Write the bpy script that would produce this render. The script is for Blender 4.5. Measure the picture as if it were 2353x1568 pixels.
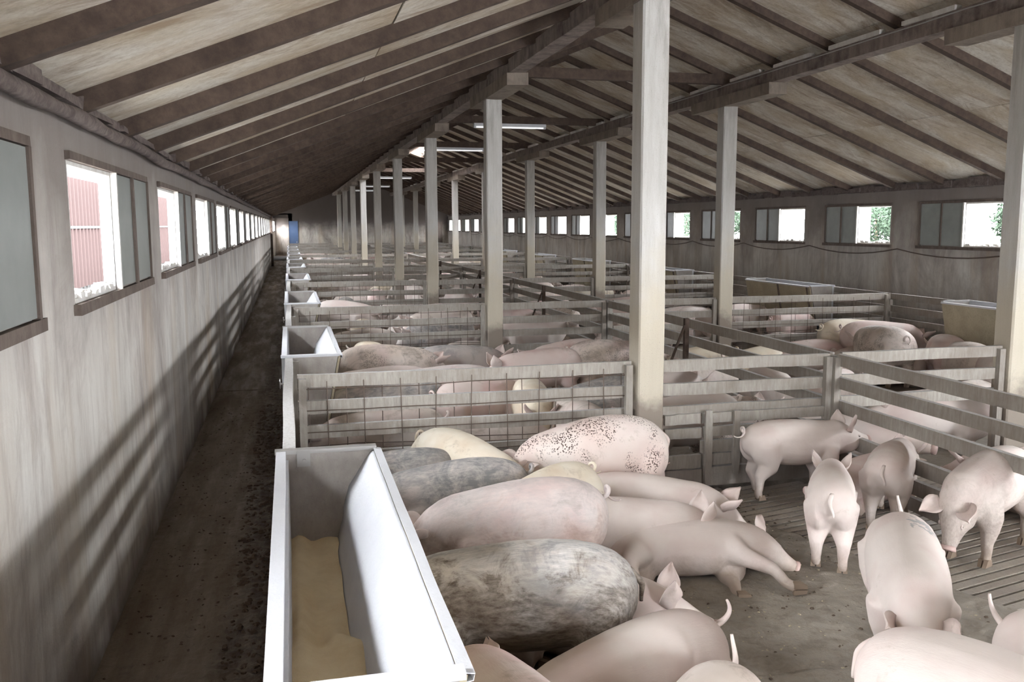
import bpy, bmesh, math, random
import numpy as np
from mathutils import Vector, Matrix, noise
from math import sin, cos, pi, radians as R

scene = bpy.context.scene
C = scene.collection
for o in list(bpy.data.objects): bpy.data.objects.remove(o)
rnd = random.Random(7)

# ------------------------------------------------------------------ camera
F_PX, PITCH, YAW, ROLL, CAM_H = 2065.0, .1288, .2412, -.0041, 1.948
cam_d = bpy.data.cameras.new('camera'); cam = bpy.data.objects.new('camera', cam_d); C.objects.link(cam)
r_ = Vector((cos(YAW), -sin(YAW), 0)); f_ = Vector((sin(YAW)*cos(PITCH), cos(YAW)*cos(PITCH), -sin(PITCH)))
u_ = r_.cross(f_)
r2 = r_*cos(ROLL)+u_*sin(ROLL); u2 = u_*cos(ROLL)-r_*sin(ROLL)
m = Matrix((r2, u2, -f_)).transposed().to_4x4(); m.translation = Vector((0, 0, CAM_H))
cam.matrix_world = m
cam_d.sensor_fit = 'HORIZONTAL'; cam_d.sensor_width = 36.0; cam_d.lens = 36.0*F_PX/2353.0
cam_d.clip_start = .05; cam_d.clip_end = 400
scene.camera = cam

# ------------------------------------------------------------------ world, light, exposure
scene.view_settings.view_transform = 'Standard'
scene.view_settings.look = 'None'
scene.view_settings.gamma = 1.0
scene.view_settings.exposure = 0.2
scene.view_settings.use_curve_mapping = False
w = bpy.data.worlds.new('overcast_sky'); scene.world = w; w.use_nodes = True
bg = w.node_tree.nodes['Background']
bg.inputs['Color'].default_value = (.93, .96, 1.0, 1); bg.inputs['Strength'].default_value = 58.0
scene.cycles.max_bounces = 10; scene.cycles.diffuse_bounces = 7; scene.cycles.glossy_bounces = 3
scene.cycles.sample_clamp_indirect = 6.0
scene.cycles.caustics_reflective = False; scene.cycles.caustics_refractive = False

# geometry of the barn in metres: x across, y along, z up
XL, XR, XM = -.89, 9.0, 4.05
XA, XB = 2.47, 5.615
D1, S = 5.99, 5.0
YE = 52.0            # end wall
Y0 = -3.0            # open gable behind the camera
EZ, SL = 2.42, .39   # underside of the rafters at the left eave, slope
def rz(x):            # underside of the rafters
    return EZ+SL*(x-XL) if x < XM else EZ+SL*(XR-x)+.03
WL0, WLS, WLO, WLT = 4.13, 2.7, .96, 2.05   # left windows: first opening, spacing, opening, unit
WR0, WRS, WRO, WRT = 12.14, 2.4, .84, 1.72
WZ0, WZ1 = 1.62, 2.225

def portal(loc, sx, sy, rot):
    l = bpy.data.lights.new('window_daylight', 'AREA'); l.shape = 'RECTANGLE'; l.size = sx; l.size_y = sy
    l.cycles.is_portal = True
    o = bpy.data.objects.new('window_daylight', l); C.objects.link(o); o.location = loc; o.rotation_euler = rot
nL = [i for i in range(-2, 18)]; nR = [i for i in range(-6, 17)]
for i in nL: portal((XL-.075, WL0+WLS*i+WLO/2, (WZ0+WZ1)/2), .6, WLO, (0, R(-90), 0))
for i in nR: portal((XR+.2, WR0+WRS*i+WRO/2, (WZ0+WZ1)/2), .6, WRO, (0, R(90), 0))
portal((5.2, Y0-.3, 1.1), 1.8, 2.2, (R(90), 0, 0))
portal((4.3, 29.4, 4.50), .7, 3.4, (0, R(-21), 0))

# ------------------------------------------------------------------ helpers
def tag(o, label=None, cat=None, group=None, kind=None):
    if label: o['label'] = label
    if cat: o['category'] = cat
    if group: o['group'] = group
    if kind: o['kind'] = kind
    return o
def empty(name, loc=(0, 0, 0), rot=0, parent=None):
    o = bpy.data.objects.new(name, None); C.objects.link(o); o.location = loc; o.rotation_euler = (0, 0, rot)
    o.empty_display_size = .1
    if parent: o.parent = parent
    return o
def link(name, me, mat, parent=None, smooth=False):
    o = bpy.data.objects.new(name, me); C.objects.link(o)
    if mat and not me.materials: me.materials.append(mat)
    if smooth:
        me.polygons.foreach_set('use_smooth', [True]*len(me.polygons))
    if parent: o.parent = parent
    return o
class MB:
    def __init__(s): s.v = []; s.f = []
    def box(s, x0, x1, y0, y1, z0, z1, j=0):
        n = len(s.v)
        for x in (x0, x1):
            for y in (y0, y1):
                for z in (z0, z1):
                    s.v.append((x+rnd.uniform(-j, j), y+rnd.uniform(-j, j), z+rnd.uniform(-j, j)))
        s.f += [tuple(n+i for i in q) for q in ((0, 1, 3, 2), (4, 6, 7, 5), (0, 4, 5, 1), (2, 3, 7, 6), (0, 2, 6, 4), (1, 5, 7, 3))]
        return s
    def hexa(s, P):      # 8 points in the box order x(y(z))
        n = len(s.v); s.v += [tuple(q) for q in P]
        s.f += [tuple(n+i for i in q) for q in ((0, 1, 3, 2), (4, 6, 7, 5), (0, 4, 5, 1), (2, 3, 7, 6), (0, 2, 6, 4), (1, 5, 7, 3))]
        return s
    def beam(s, a, b, w, h, up=(0, 0, 1)):   # bar from a to b
        a = Vector(a); b = Vector(b); d = (b-a).normalized(); up = Vector(up)
        sd = d.cross(up).normalized(); up = sd.cross(d).normalized()
        P = []
        for p in (a, b):
            for i in (-1, 1):
                for k in (-1, 1): P.append(p+sd*(w/2*i)+up*(h/2*k))
        return s.hexa(P)
    def tube(s, pts, rad, n=6, cap=True):
        pts = [Vector(p) for p in pts]
        if not hasattr(rad, '__len__'): rad = [rad]*len(pts)
        base = len(s.v); ref = Vector((0, 0, 1))
        prev = None
        for i, p in enumerate(pts):
            d = (pts[min(i+1, len(pts)-1)]-pts[max(i-1, 0)]).normalized()
            if prev is None:
                a = d.cross(ref if abs(d.z) < .9 else Vector((1, 0, 0))).normalized()
            else: a = (prev-d*prev.dot(d)).normalized()
            prev = a; b = d.cross(a)
            for k in range(n):
                t = 2*pi*k/n; s.v.append(tuple(p+(a*cos(t)+b*sin(t))*rad[i]))
        for i in range(len(pts)-1):
            for k in range(n):
                s.f.append((base+i*n+k, base+i*n+(k+1) % n, base+(i+1)*n+(k+1) % n, base+(i+1)*n+k))
        if cap:
            s.f.append(tuple(base+k for k in range(n))[::-1]); s.f.append(tuple(base+(len(pts)-1)*n+k for k in range(n)))
        return s
    def mesh(s, name):
        me = bpy.data.meshes.new(name); me.from_pydata(s.v, [], s.f); me.update()
        bm = bmesh.new(); bm.from_mesh(me); bmesh.ops.recalc_face_normals(bm, faces=bm.faces); bm.to_mesh(me); bm.free()
        return me
    def build(s, name, mat, parent=None, smooth=False):
        return link(name, s.mesh(name), mat, parent, smooth)
def sag_board(a, b, w, h, sag=0, seg=8, tw=0):      # a plank with a little bow, w thick, h high
    a = Vector(a); b = Vector(b); d = (b-a); dn = d.normalized(); sd = dn.cross(Vector((0, 0, 1))).normalized()
    m_ = MB(); n = 0
    for i in range(seg+1):
        t = i/seg; p = a+d*t+Vector((0, 0, -sag*4*t*(1-t)+noise.noise(Vector((a.x*3+t*3, a.y*3, a.z*9)))*.006))
        p += sd*(noise.noise(Vector((a.x+t*2.5, a.y*2, a.z*5+7)))*.008+tw*t)
        for i2, k2 in ((-1, -1), (1, -1), (1, 1), (-1, 1)):
            m_.v.append(tuple(p+sd*(w/2*i2)+Vector((0, 0, h/2*k2+rnd.uniform(-.002, .002)))))
    for i in range(seg):
        for k in range(4): m_.f.append((i*4+k, i*4+(k+1) % 4, i*4+4+(k+1) % 4, i*4+4+k))
    m_.f.append((0, 1, 2, 3)); e = seg*4; m_.f.append((e, e+3, e+2, e+1))
    return m_

# ------------------------------------------------------------------ materials
class NT:
    def __init__(s, name):
        s.m = bpy.data.materials.new(name); s.m.use_nodes = True; s.t = s.m.node_tree; s.b = s.t.nodes['Principled BSDF']
        s.tc = s.t.nodes.new('ShaderNodeTexCoord'); s.geo = s.t.nodes.new('ShaderNodeNewGeometry')
    def n(s, t, **k):
        o = s.t.nodes.new(t)
        for a, v in k.items(): setattr(o, a, v)
        return o
    def l(s, a, b): s.t.links.new(a, b)
    def coord(s, scale=(1, 1, 1), kind='world', rot=(0, 0, 0)):
        mp = s.n('ShaderNodeMapping'); mp.inputs['Scale'].default_value = scale; mp.inputs['Rotation'].default_value = rot
        s.l(s.geo.outputs['Position'] if kind == 'world' else s.tc.outputs['Object'], mp.inputs['Vector']); return mp.outputs[0]
    def offset(s, vec, amt=40):       # every object gets its own piece of the pattern
        oi = s.n('ShaderNodeObjectInfo'); mu = s.n('ShaderNodeMath', operation='MULTIPLY'); mu.inputs[1].default_value = amt
        s.l(oi.outputs['Random'], mu.inputs[0]); ad = s.n('ShaderNodeVectorMath', operation='ADD')
        s.l(vec, ad.inputs[0]); s.l(mu.outputs[0], ad.inputs[1]); return ad.outputs[0]
    def noise(s, vec, scale, det=4, rough=.6, dist=0):
        o = s.n('ShaderNodeTexNoise'); o.inputs['Scale'].default_value = scale; o.inputs['Detail'].default_value = det
        o.inputs['Roughness'].default_value = rough; o.inputs['Distortion'].default_value = dist; s.l(vec, o.inputs['Vector']); return o.outputs['Fac']
    def ramp(s, fac, a, b, ca=0, cb=1):
        o = s.n('ShaderNodeMapRange'); o.inputs['From Min'].default_value = a; o.inputs['From Max'].default_value = b
        o.inputs['To Min'].default_value = ca; o.inputs['To Max'].default_value = cb; s.l(fac, o.inputs['Value']); return o.outputs[0]
    def mul(s, a, b, op='MULTIPLY'):
        o = s.n('ShaderNodeMath', operation=op)
        for i, q in enumerate((a, b)):
            if isinstance(q, (int, float)): o.inputs[i].default_value = q
            else: s.l(q, o.inputs[i])
        return o.outputs[0]
    def mix(s, f, a, b):
        o = s.n('ShaderNodeMix', data_type='RGBA')
        if isinstance(f, (int, float)): o.inputs[0].default_value = f
        else: s.l(f, o.inputs[0])
        for i, q in ((6, a), (7, b)):
            if isinstance(q, tuple): o.inputs[i].default_value = (*q, 1)
            else: s.l(q, o.inputs[i])
        return o.outputs[2]
    def z(s):
        o = s.n('ShaderNodeSeparateXYZ'); s.l(s.geo.outputs['Position'], o.inputs[0]); return o.outputs['Z']
    def fin(s, col, rough=.85, bump=None, bs=.3, bd=.01, spec=.3):
        if isinstance(col, tuple): s.b.inputs['Base Color'].default_value = (*col, 1)
        else: s.l(col, s.b.inputs['Base Color'])
        if isinstance(rough, (int, float)): s.b.inputs['Roughness'].default_value = rough
        else: s.l(rough, s.b.inputs['Roughness'])
        s.b.inputs['Specular IOR Level'].default_value = spec
        if bump is not None:
            o = s.n('ShaderNodeBump'); o.inputs['Strength'].default_value = bs; o.inputs['Distance'].default_value = bd
            s.l(bump, o.inputs['Height']); s.l(o.outputs[0], s.b.inputs['Normal'])
        return s.m
def mat_wall(name, a, b, stain, dark_low=.25, soot_shade=.88):
    t = NT(name); v = t.coord((1, 1, .16)); st = t.noise(v, 3.2, 7, .7, .3); st2 = t.noise(t.coord((1, 1, .12)), 8, 7, .78, .6)
    bl = t.noise(t.coord(), 1.3, 5, .6)
    c = t.mix(t.ramp(st, .35, .65), a, b)
    c = t.mix(t.ramp(st2, .48, .72, 0, .6), c, stain)
    c = t.mix(t.ramp(t.noise(t.coord((1, 1, .5)), 1.1, 8, .75, 1.0), .46, .66, 0, .7), c, stain)
    c = t.mix(t.ramp(t.noise(t.coord((1, 1, .1)), 2.1, 5, .6, .5), .52, .68, 0, .5), c, (.42, .33, .24))
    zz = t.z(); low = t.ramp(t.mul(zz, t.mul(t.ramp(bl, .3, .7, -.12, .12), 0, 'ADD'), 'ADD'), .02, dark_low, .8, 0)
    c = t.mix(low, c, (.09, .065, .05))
    hi = t.ramp(t.mul(zz, t.ramp(bl, .3, .7, -.3, .3), 'ADD'), 1.25, 2.15, 0, soot_shade)  # side walls: dimmer light up high painted in; end wall: sooty top
    c = t.mix(hi, c, (.19, .165, .155) if soot_shade < .9 else (.10, .085, .08))
    return t.fin(c, .9, t.mul(st2, t.noise(t.coord(), 60, 3), 'ADD'), .35, .006)
def mat_concrete(name, a, b, stain, scale=1.0, streak=(1, 1, .15), amt=.6, rnd_amt=.0):
    t = NT(name); v = t.coord(streak); st = t.noise(v, 9*scale, 6, .65); bl = t.noise(t.coord(), 3*scale, 6, .65)
    c = t.mix(t.ramp(st, .35, .65), a, b)
    c = t.mix(t.ramp(bl, .48, .72, 0, amt), c, stain)
    fi = t.noise(t.coord(), 90, 3, .7)
    c = t.mix(t.ramp(fi, .55, .75, 0, .35), c, stain)
    return t.fin(c, .88, t.mul(fi, bl, 'ADD'), .3, .004)
M = {}
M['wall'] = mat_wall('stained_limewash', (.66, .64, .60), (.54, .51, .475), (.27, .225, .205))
M['end_wall'] = mat_wall('sooty_plaster', (.52, .48, .43), (.40, .36, .32), (.12, .10, .09), soot_shade=.97)
M['reveal'] = mat_concrete('lime_reveal', (.75, .74, .72), (.6, .58, .55), (.4, .37, .33))
M['beam'] = mat_concrete('old_concrete_beam', (.17, .135, .12), (.26, .22, .20), (.06, .042, .04), 1.6, (1, 1, .25), .9)
M['bolster'] = mat_concrete('pale_concrete_bolster', (.27, .23, .19), (.20, .165, .14), (.09, .065, .055), 1.4)
M['rafter'] = mat_concrete('dark_rafter', (.062, .043, .034), (.095, .068, .054), (.03, .02, .018), 2, (1, 1, 1), .7)
M['trough_wall'] = mat_concrete('trough_concrete', (.42, .39, .36), (.34, .31, .29), (.24, .21, .19), 1.5, (1, 1, .4), .5)
M['white_board'] = mat_concrete('white_enamel', (.66, .67, .70), (.62, .63, .67), (.48, .48, .48), .7, (1, 1, .5), .25)
M['metal'] = NT('galvanised_wire').fin((.16, .12, .10), .55, spec=.5); M['metal'].node_tree.nodes['Principled BSDF'].inputs['Metallic'].default_value = .5
M['steel'] = NT('dull_steel').fin((.45, .44, .43), .4, spec=.5); M['steel'].node_tree.nodes['Principled BSDF'].inputs['Metallic'].default_value = .6
# columns: pale concrete, yellowed lower down, dark where the pigs rub
t = NT('column_concrete'); zz = t.z(); bl = t.noise(t.coord(), 3, 6, .65); st = t.noise(t.coord((1, 1, .12)), 14, 5, .7)
fi = t.noise(t.coord(), 120, 2, .7)
c = t.mix(t.ramp(st, .35, .65), (.56, .55, .53), (.45, .435, .41))
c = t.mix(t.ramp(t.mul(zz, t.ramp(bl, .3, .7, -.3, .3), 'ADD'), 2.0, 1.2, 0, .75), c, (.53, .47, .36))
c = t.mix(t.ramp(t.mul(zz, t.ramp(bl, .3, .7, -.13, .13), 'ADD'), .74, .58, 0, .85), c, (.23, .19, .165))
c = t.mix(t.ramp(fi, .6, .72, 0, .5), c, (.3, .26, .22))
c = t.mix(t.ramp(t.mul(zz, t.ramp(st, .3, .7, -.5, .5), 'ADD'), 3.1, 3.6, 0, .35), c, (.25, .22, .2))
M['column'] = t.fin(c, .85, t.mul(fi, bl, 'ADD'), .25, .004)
# fence boards
t = NT('fence_board'); ov = t.offset(t.coord((1, 1, 1)), 9)
bl = t.noise(ov, 2.2, 6, .65); st = t.noise(t.offset(t.coord((5, 5, .7)), 9), 9, 5, .7); fi = t.noise(t.coord(), 70, 3, .7)
c = t.mix(t.ramp(st, .35, .65), (.38, .355, .32), (.27, .245, .22)); c = t.mix(t.ramp(bl, .42, .7, 0, .75), c, (.21, .175, .15))
up = t.n('ShaderNodeSeparateXYZ'); t.l(t.geo.outputs['Normal'], up.inputs[0])
c = t.mix(t.mul(t.ramp(up.outputs['Z'], .6, .9, 0, .75), t.ramp(fi, .25, .55, .3, 1)), c, (.58, .58, .58))   # upward faces paled: light on the top edges painted in
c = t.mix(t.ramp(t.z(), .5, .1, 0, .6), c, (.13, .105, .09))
M['fence'] = t.fin(c, .85, t.mul(fi, st, 'ADD'), .35, .004)
# ceiling boards
t = NT('stained_ceiling_board'); ov = t.offset(t.coord((.5, .9, .5)), 13); bl = t.noise(ov, 2.0, 8, .72, .8); st = t.noise(t.offset(t.coord((.55, 1.5, .55)), 13), 2.6, 8, .75, 1.2)
fi = t.noise(t.coord(), 30, 6, .8)
c = t.mix(t.ramp(bl, .40, .60), (.50, .43, .33), (.70, .67, .61)); c = t.mix(t.ramp(st, .48, .66, 0, .85), c, (.29, .21, .14)); c = t.mix(t.ramp(t.noise(ov, 1.1, 6, .7, 1.0), .56, .70, 0, .6), c, (.20, .145, .10))
c = t.mix(t.ramp(fi, .45, .72, 0, .5), c, (.27, .21, .15))
M['ceiling'] = t.fin(c, .9, fi, .2, .003)
# pen floor
t = NT('muddy_pen_floor'); bl = t.noise(t.coord(), 1.8, 7, .7); md = t.noise(t.coord(), 11, 6, .7, .5); fi = t.noise(t.coord(), 55, 5, .75)
c = t.mix(t.ramp(bl, .35, .65), (.32, .285, .24), (.22, .195, .165)); c = t.mix(t.ramp(md, .45, .68, 0, .8), c, (.16, .135, .11))
c = t.mix(t.ramp(fi, .60, .78, 0, .5), c, (.46, .31, .24))
M['pen_floor'] = t.fin(c, t.ramp(bl, .4, .62, .75, .5), t.mul(md, fi, 'ADD'), .7, .012, .4)
# aisle floor
t = NT('muddy_aisle_floor'); bl = t.noise(t.coord((2.2, .45, 1)), 2.0, 7, .7); md = t.noise(t.coord(), 14, 6, .75, .6); fi = t.noise(t.coord(), 70, 4, .75)
sx = t.n('ShaderNodeSeparateXYZ'); t.l(t.geo.outputs['Position'], sx.inputs[0])
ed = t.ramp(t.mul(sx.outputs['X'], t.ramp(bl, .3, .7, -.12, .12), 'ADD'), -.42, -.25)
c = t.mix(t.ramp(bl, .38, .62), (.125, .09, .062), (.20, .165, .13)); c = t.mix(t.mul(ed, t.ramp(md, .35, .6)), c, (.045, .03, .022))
c = t.mix(t.ramp(md, .55, .7, 0, .7), c, (.085, .06, .045)); c = t.mix(t.ramp(fi, .62, .8, 0, .5), c, (.3, .26, .22))
M['aisle'] = t.fin(c, t.ramp(t.noise(t.coord((3, .35, 1)), 1.6, 5, .65), .42, .6, .8, .38), t.mul(md, fi, 'ADD'), .7, .012, .35)
t = NT('wet_concrete_slat'); bl = t.noise(t.offset(t.coord(), 9), 2.5, 6, .7); fi = t.noise(t.coord(), 60, 4, .75)
c = t.mix(t.ramp(bl, .35, .65), (.36, .32, .27), (.24, .21, .185)); c = t.mix(t.ramp(fi, .5, .75, 0, .6), c, (.1, .085, .07))
M['slat'] = t.fin(c, t.ramp(bl, .35, .6, .75, .4), fi, .5, .004, .4)
M['clod'] = NT('dried_mud').fin((.10, .075, .055), .85); M['straw'] = NT('chopped_straw').fin((.42, .36, .26), .9)
M['pit'] = NT('slurry').fin((.02, .016, .013), .25, spec=.5)
# feed
t = NT('ground_feed_meal'); bl = t.noise(t.coord(), 6, 6, .65); fi = t.noise(t.coord(), 160, 3, .8)
c = t.mix(t.ramp(bl, .35, .65), (.84, .72, .50), (.74, .60, .38)); c = t.mix(t.ramp(fi, .5, .75, 0, .4), c, (.82, .72, .54))
M['feed'] = t.fin(c, .95, t.mul(fi, bl, 'ADD'), .5, .004, .1)
t = NT('dusty_pane'); bl = t.noise(t.coord(), 5, 4); c = t.mix(t.ramp(bl, .3, .7), (.27, .29, .28), (.21, .23, .22))
M['pane'] = t.fin(c, .3, None, spec=.5)
M['frame'] = mat_concrete('weathered_window_wood', (.11, .085, .072), (.16, .13, .115), (.06, .047, .04), 2)
M['eave'] = mat_concrete('cobwebbed_eave', (.10, .08, .075), (.17, .14, .13), (.04, .03, .03), 3, (1, 1, 1), .8)
t = NT('trough_panel_yellowed'); fi = t.noise(t.coord(), 50, 4, .75); bl = t.noise(t.coord(), 4, 4)
c = t.mix(t.ramp(bl, .35, .65), (.47, .42, .31), (.38, .33, .24)); c = t.mix(t.ramp(fi, .5, .7, 0, .5), c, (.26, .22, .15)); M['trough_front'] = t.fin(c, .85, fi, .3, .004)
t = NT('blue_paint'); M['blue'] = t.fin(t.mix(t.noise(t.coord(), 4), (.07, .12, .24), (.12, .17, .28)), .6)
t = NT('lamp_tube'); t.b.inputs['Emission Color'].default_value = (1, 1, 1, 1); t.b.inputs['Emission Strength'].default_value = .6; M['tube'] = t.fin((.9, .9, .9), .4)
M['outside_ground'] = NT('dry_yard').fin((.30, .285, .26), .95)
t = NT('red_cladding'); M['cladding_red'] = t.fin((.040, .029, .028), .9, spec=0)
M['cladding_white'] = NT('white_render').fin((.042, .042, .042), .9, spec=0)
t = NT('tree_leaves'); M['leaf'] = t.fin(t.mix(t.noise(t.coord(), 3), (.013, .021, .014), (.022, .029, .021)), .9, spec=0)
M['bark'] = NT('tree_bark').fin((.15, .11, .08), .9)

def mat_pig(name, base=(.65, .565, .525), pink=(.62, .495, .465), dirt=(.30, .235, .17), amt=.3, sz=(.58, .30), bz=(.30, .52), back=0.0, backcol=(.2, .19, .185), spots=0.0, spotcol=(.07, .04, .03), spot_bias=None, side=0.0, sidecol=(.14, .10, .06), light=(.72, .645, .60), patch=None):
    t = NT(name); O = t.offset(t.coord((1, 1, 1), 'obj'), 17)
    lo = t.noise(O, 2.6, 3, .55); md = t.noise(O, 6.5, 6, .72, .6); hr = t.noise(t.offset(t.coord((.35, 2, 1.0), 'obj', (0, .3, 0)), 17), 42, 4, .75)
    fi = t.noise(O, 60, 3, .7)
    c = t.mix(t.ramp(lo, .36, .64), base, light)
    c = t.mix(t.ramp(t.noise(O, 3.7, 3, .5), .47, .68, 0, .7), c, pink)
    sp = t.n('ShaderNodeSeparateXYZ'); t.l(t.tc.outputs['Object'], sp.inputs[0])
    if amt: c = t.mix(t.mul(t.ramp(md, .66-.2*amt, .84-.2*amt, 0, .75), t.ramp(hr, .3, .6, .35, 1)), c, dirt)
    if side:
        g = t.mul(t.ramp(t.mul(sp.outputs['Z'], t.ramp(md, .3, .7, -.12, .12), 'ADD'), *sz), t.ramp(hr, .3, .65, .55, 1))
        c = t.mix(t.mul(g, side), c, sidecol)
    if back:
        g = t.mul(t.ramp(t.mul(sp.outputs['Z'], t.ramp(lo, .3, .7, -.16, .16), 'ADD'), *bz), t.ramp(t.mul(md, t.mul(hr, .5), 'ADD'), .58, .86))
        c = t.mix(t.mul(g, back), c, backcol)
    if spots:
        vo = t.n('ShaderNodeTexVoronoi'); vo.inputs['Scale'].default_value = 85; t.l(O, vo.inputs['Vector'])
        m_ = t.mul(t.ramp(t.mul(vo.outputs['Distance'], t.ramp(fi, .3, .7, -.22, .22), 'ADD'), .44, .34), t.ramp(t.mul(t.noise(O, 3.4, 3, .6), t.mul(fi, .25), 'ADD'), .595, .66))
        c = t.mix(t.mul(m_, spots), c, spotcol)
    if patch:      # wet dirt patch of its own outline on the back
        di = t.n('ShaderNodeVectorMath', operation='DISTANCE'); t.l(t.tc.outputs['Object'], di.inputs[0]); di.inputs[1].default_value = patch
        wob = t.ramp(t.noise(t.coord((1, 1, 1), 'obj'), 22, 3, .6), .3, .7, -.10, .10)
        c = t.mix(t.ramp(t.mul(di.outputs['Value'], wob, 'ADD'), .075, .065, 0, .85), c, (.34, .33, .33))
    # mud on the feet
    c = t.mix(t.mul(t.ramp(t.mul(sp.outputs['Z'], t.ramp(md, .3, .7, -.05, .05), 'ADD'), .17, .03, 0, .8), .9), c, (.24, .18, .13))
    m_ = t.fin(c, .62, t.mul(hr, t.mul(md, .6), 'ADD'), .32, .0045, .3)
    return m_
PM = {
 'clean': mat_pig('clean_pink_pigskin', amt=.12),
 'pink': mat_pig('pink_pigskin', base=(.66, .53, .49), pink=(.60, .40, .38), light=(.72, .62, .58), amt=.4),
 'dusty': mat_pig('dusty_pigskin', base=(.60, .52, .46), amt=.75, dirt=(.30, .25, .20)),
 'grey': mat_pig('grey_caked_pigskin', base=(.50, .45, .42), light=(.56, .51, .48), pink=(.44, .35, .34), amt=.6, back=.95, backcol=(.20, .205, .21)),
 'mucky': mat_pig('mucky_shaded_pigskin', base=(.56, .50, .44), light=(.74, .71, .67), pink=(.38, .29, .23), amt=.7, dirt=(.18, .14, .09), back=.75, bz=(.50, .64), backcol=(.20, .20, .21), side=.96, sz=(.63, .53), sidecol=(.075, .052, .034)),  # dark flank: caked muck, with the trough's shade painted in
 'rosy': mat_pig('rosy_shaded_pigskin', base=(.60, .50, .47), light=(.68, .61, .58), pink=(.54, .38, .36), amt=.5, back=.45, backcol=(.34, .33, .33), side=.8, sz=(.56, .40), sidecol=(.30, .215, .175)),  # brown lower flank mixes dirt with the trough's shadow put into the colour
 'spotted': mat_pig('speckled_pigskin', base=(.68, .56, .51), amt=.45, spots=.95),
 'blotched': mat_pig('blotched_pigskin', base=(.58, .49, .42), amt=1.0, dirt=(.20, .17, .14), spots=.6, spotcol=(.14, .12, .10)),
 'tan': mat_pig('tan_stained_pigskin', base=(.66, .57, .44), light=(.72, .66, .56), pink=(.58, .46, .34), amt=.5),
 'wetback': mat_pig('pigskin_with_wet_patch', amt=.1, patch=(-.20, .10, .62)),
 'brownside': mat_pig('mud_smeared_pigskin', amt=.4, side=.65, sidecol=(.19, .15, .115)),
}
M['ear'] = mat_pig('pig_ear_skin', base=(.63, .53, .49), light=(.69, .60, .56), pink=(.55, .42, .38), amt=.4)
t = NT('snout_skin'); M['snout'] = t.fin(t.mix(t.noise(t.coord((1, 1, 1), 'obj'), 20), (.58, .43, .39), (.50, .36, .33)), .45, spec=.5)
M['dark'] = NT('dark_hollow').fin((.03, .015, .012), .5)
M['eye'] = NT('pig_eye').fin((.05, .03, .025), .15, spec=.6)
M['hoof'] = NT('pig_hoof').fin((.20, .15, .11), .7)

# ------------------------------------------------------------------ room shell
def struct(name, mb, mat, parent=None):
    o = mb.build(name, mat, parent); o['kind'] = 'structure'; return o
# left wall with its window holes
def side_wall(x0, x1, first, step, op, rng, y0, y1, zt):
    m_ = MB(); m_.box(x0, x1, y0, y1, -.1, WZ0); m_.box(x0, x1, y0, y1, WZ1, zt)
    cur = y0
    for i in rng:
        a = first+step*i
        if a < y0 or a+op > y1: continue
        m_.box(x0, x1, cur, a, WZ0, WZ1); cur = a+op
    m_.box(x0, x1, cur, y1, WZ0, WZ1)
    return m_
YA = 62.0
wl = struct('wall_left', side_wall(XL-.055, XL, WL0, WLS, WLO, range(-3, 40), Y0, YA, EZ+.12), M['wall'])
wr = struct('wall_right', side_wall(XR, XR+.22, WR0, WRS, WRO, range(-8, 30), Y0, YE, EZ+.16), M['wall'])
m_ = MB(); m_.box(.0, XR+.22, YE, YE+.2, -.1, 2.4)
n0 = len(m_.v)
prof = [(-.0, 2.4), (XR+.22, 2.4), (XR+.22, 2.6), (XM, 4.5), (-.0, 2.9)]
for y in (YE, YE+.2):
    for x, z in prof: m_.v.append((x, y, z))
k = len(prof); m_.f += [tuple(n0+i for i in range(k)), tuple(n0+k+i for i in reversed(range(k)))]+[(n0+i, n0+(i+1) % k, n0+k+(i+1) % k, n0+k+i) for i in range(k)]
m_.box(XL-.2, .0, YA, YA+.2, -.1, 2.6); m_.box(0.0, .2, YE, YA, -.1, 2.6); m_.box(XL-.22, .2, YE, YA+.2, 2.55, 2.62)
m_.box(XL-.22, .0, YE, YE+.2, 2.35, 3.0)
struct('wall_back', m_, M['end_wall'])
m_ = MB(); m_.box(XL-.2, 4.3, Y0-.2, Y0, -.1, 4.5); m_.box(6.1, XR+.2, Y0-.2, Y0, -.1, 4.5); m_.box(4.3, 6.1, Y0-.2, Y0, 2.2, 4.5)
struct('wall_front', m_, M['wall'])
m_ = MB()
for sg, xa, xb, gaps in ((-1, XL-.5, XM, None), (1, XM, XR+.5, (27, 31.5))):
    for (ya, yb) in (((Y0-.3, YE+.3),) if gaps is None else ((Y0-.3, 27), (31.5, YE+.3))):
        q = [(xa, EZ+SL*(xa-XL)+.16 if sg < 0 else EZ+SL*(XR-xa)+.19), (xb, EZ+SL*(xb-XL)+.16 if sg < 0 else EZ+SL*(XR-xb)+.19)]
        m_.hexa([(x, y, z+d) for (x, z) in q for y in (ya, yb) for d in (0, .05)])
m_.hexa([(x, y, z+d) for (x, z) in ((4.5, EZ+SL*(XR-4.5)+.19), (XR+.5, EZ+SL*(-.5)+.19)) for y in (27, 31.5) for d in (0, .05)])
struct('roof', m_, M['rafter'])
m_ = MB(); m_.box(.02, .5, YE-.06, YE, 0, 2.2); m_.box(.06, .46, YE-.07, YE-.06, .1, 1.0); m_.box(.06, .46, YE-.07, YE-.06, 1.1, 2.1)
d_ = struct('door_1', m_, M['blue']); MB().box(.40, .44, YE-.12, YE-.07, 1.0, 1.06).build('door_handle', M['steel'], d_)
m_ = MB(); m_.box(8.25, 8.6, YE-.03, YE, 0, 2.1); m_.box(8.2, 8.25, YE-.05, YE, 0, 2.15); m_.box(8.6, 8.65, YE-.05, YE, 0, 2.15)
struct('door_2', m_, M['frame'])
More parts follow.
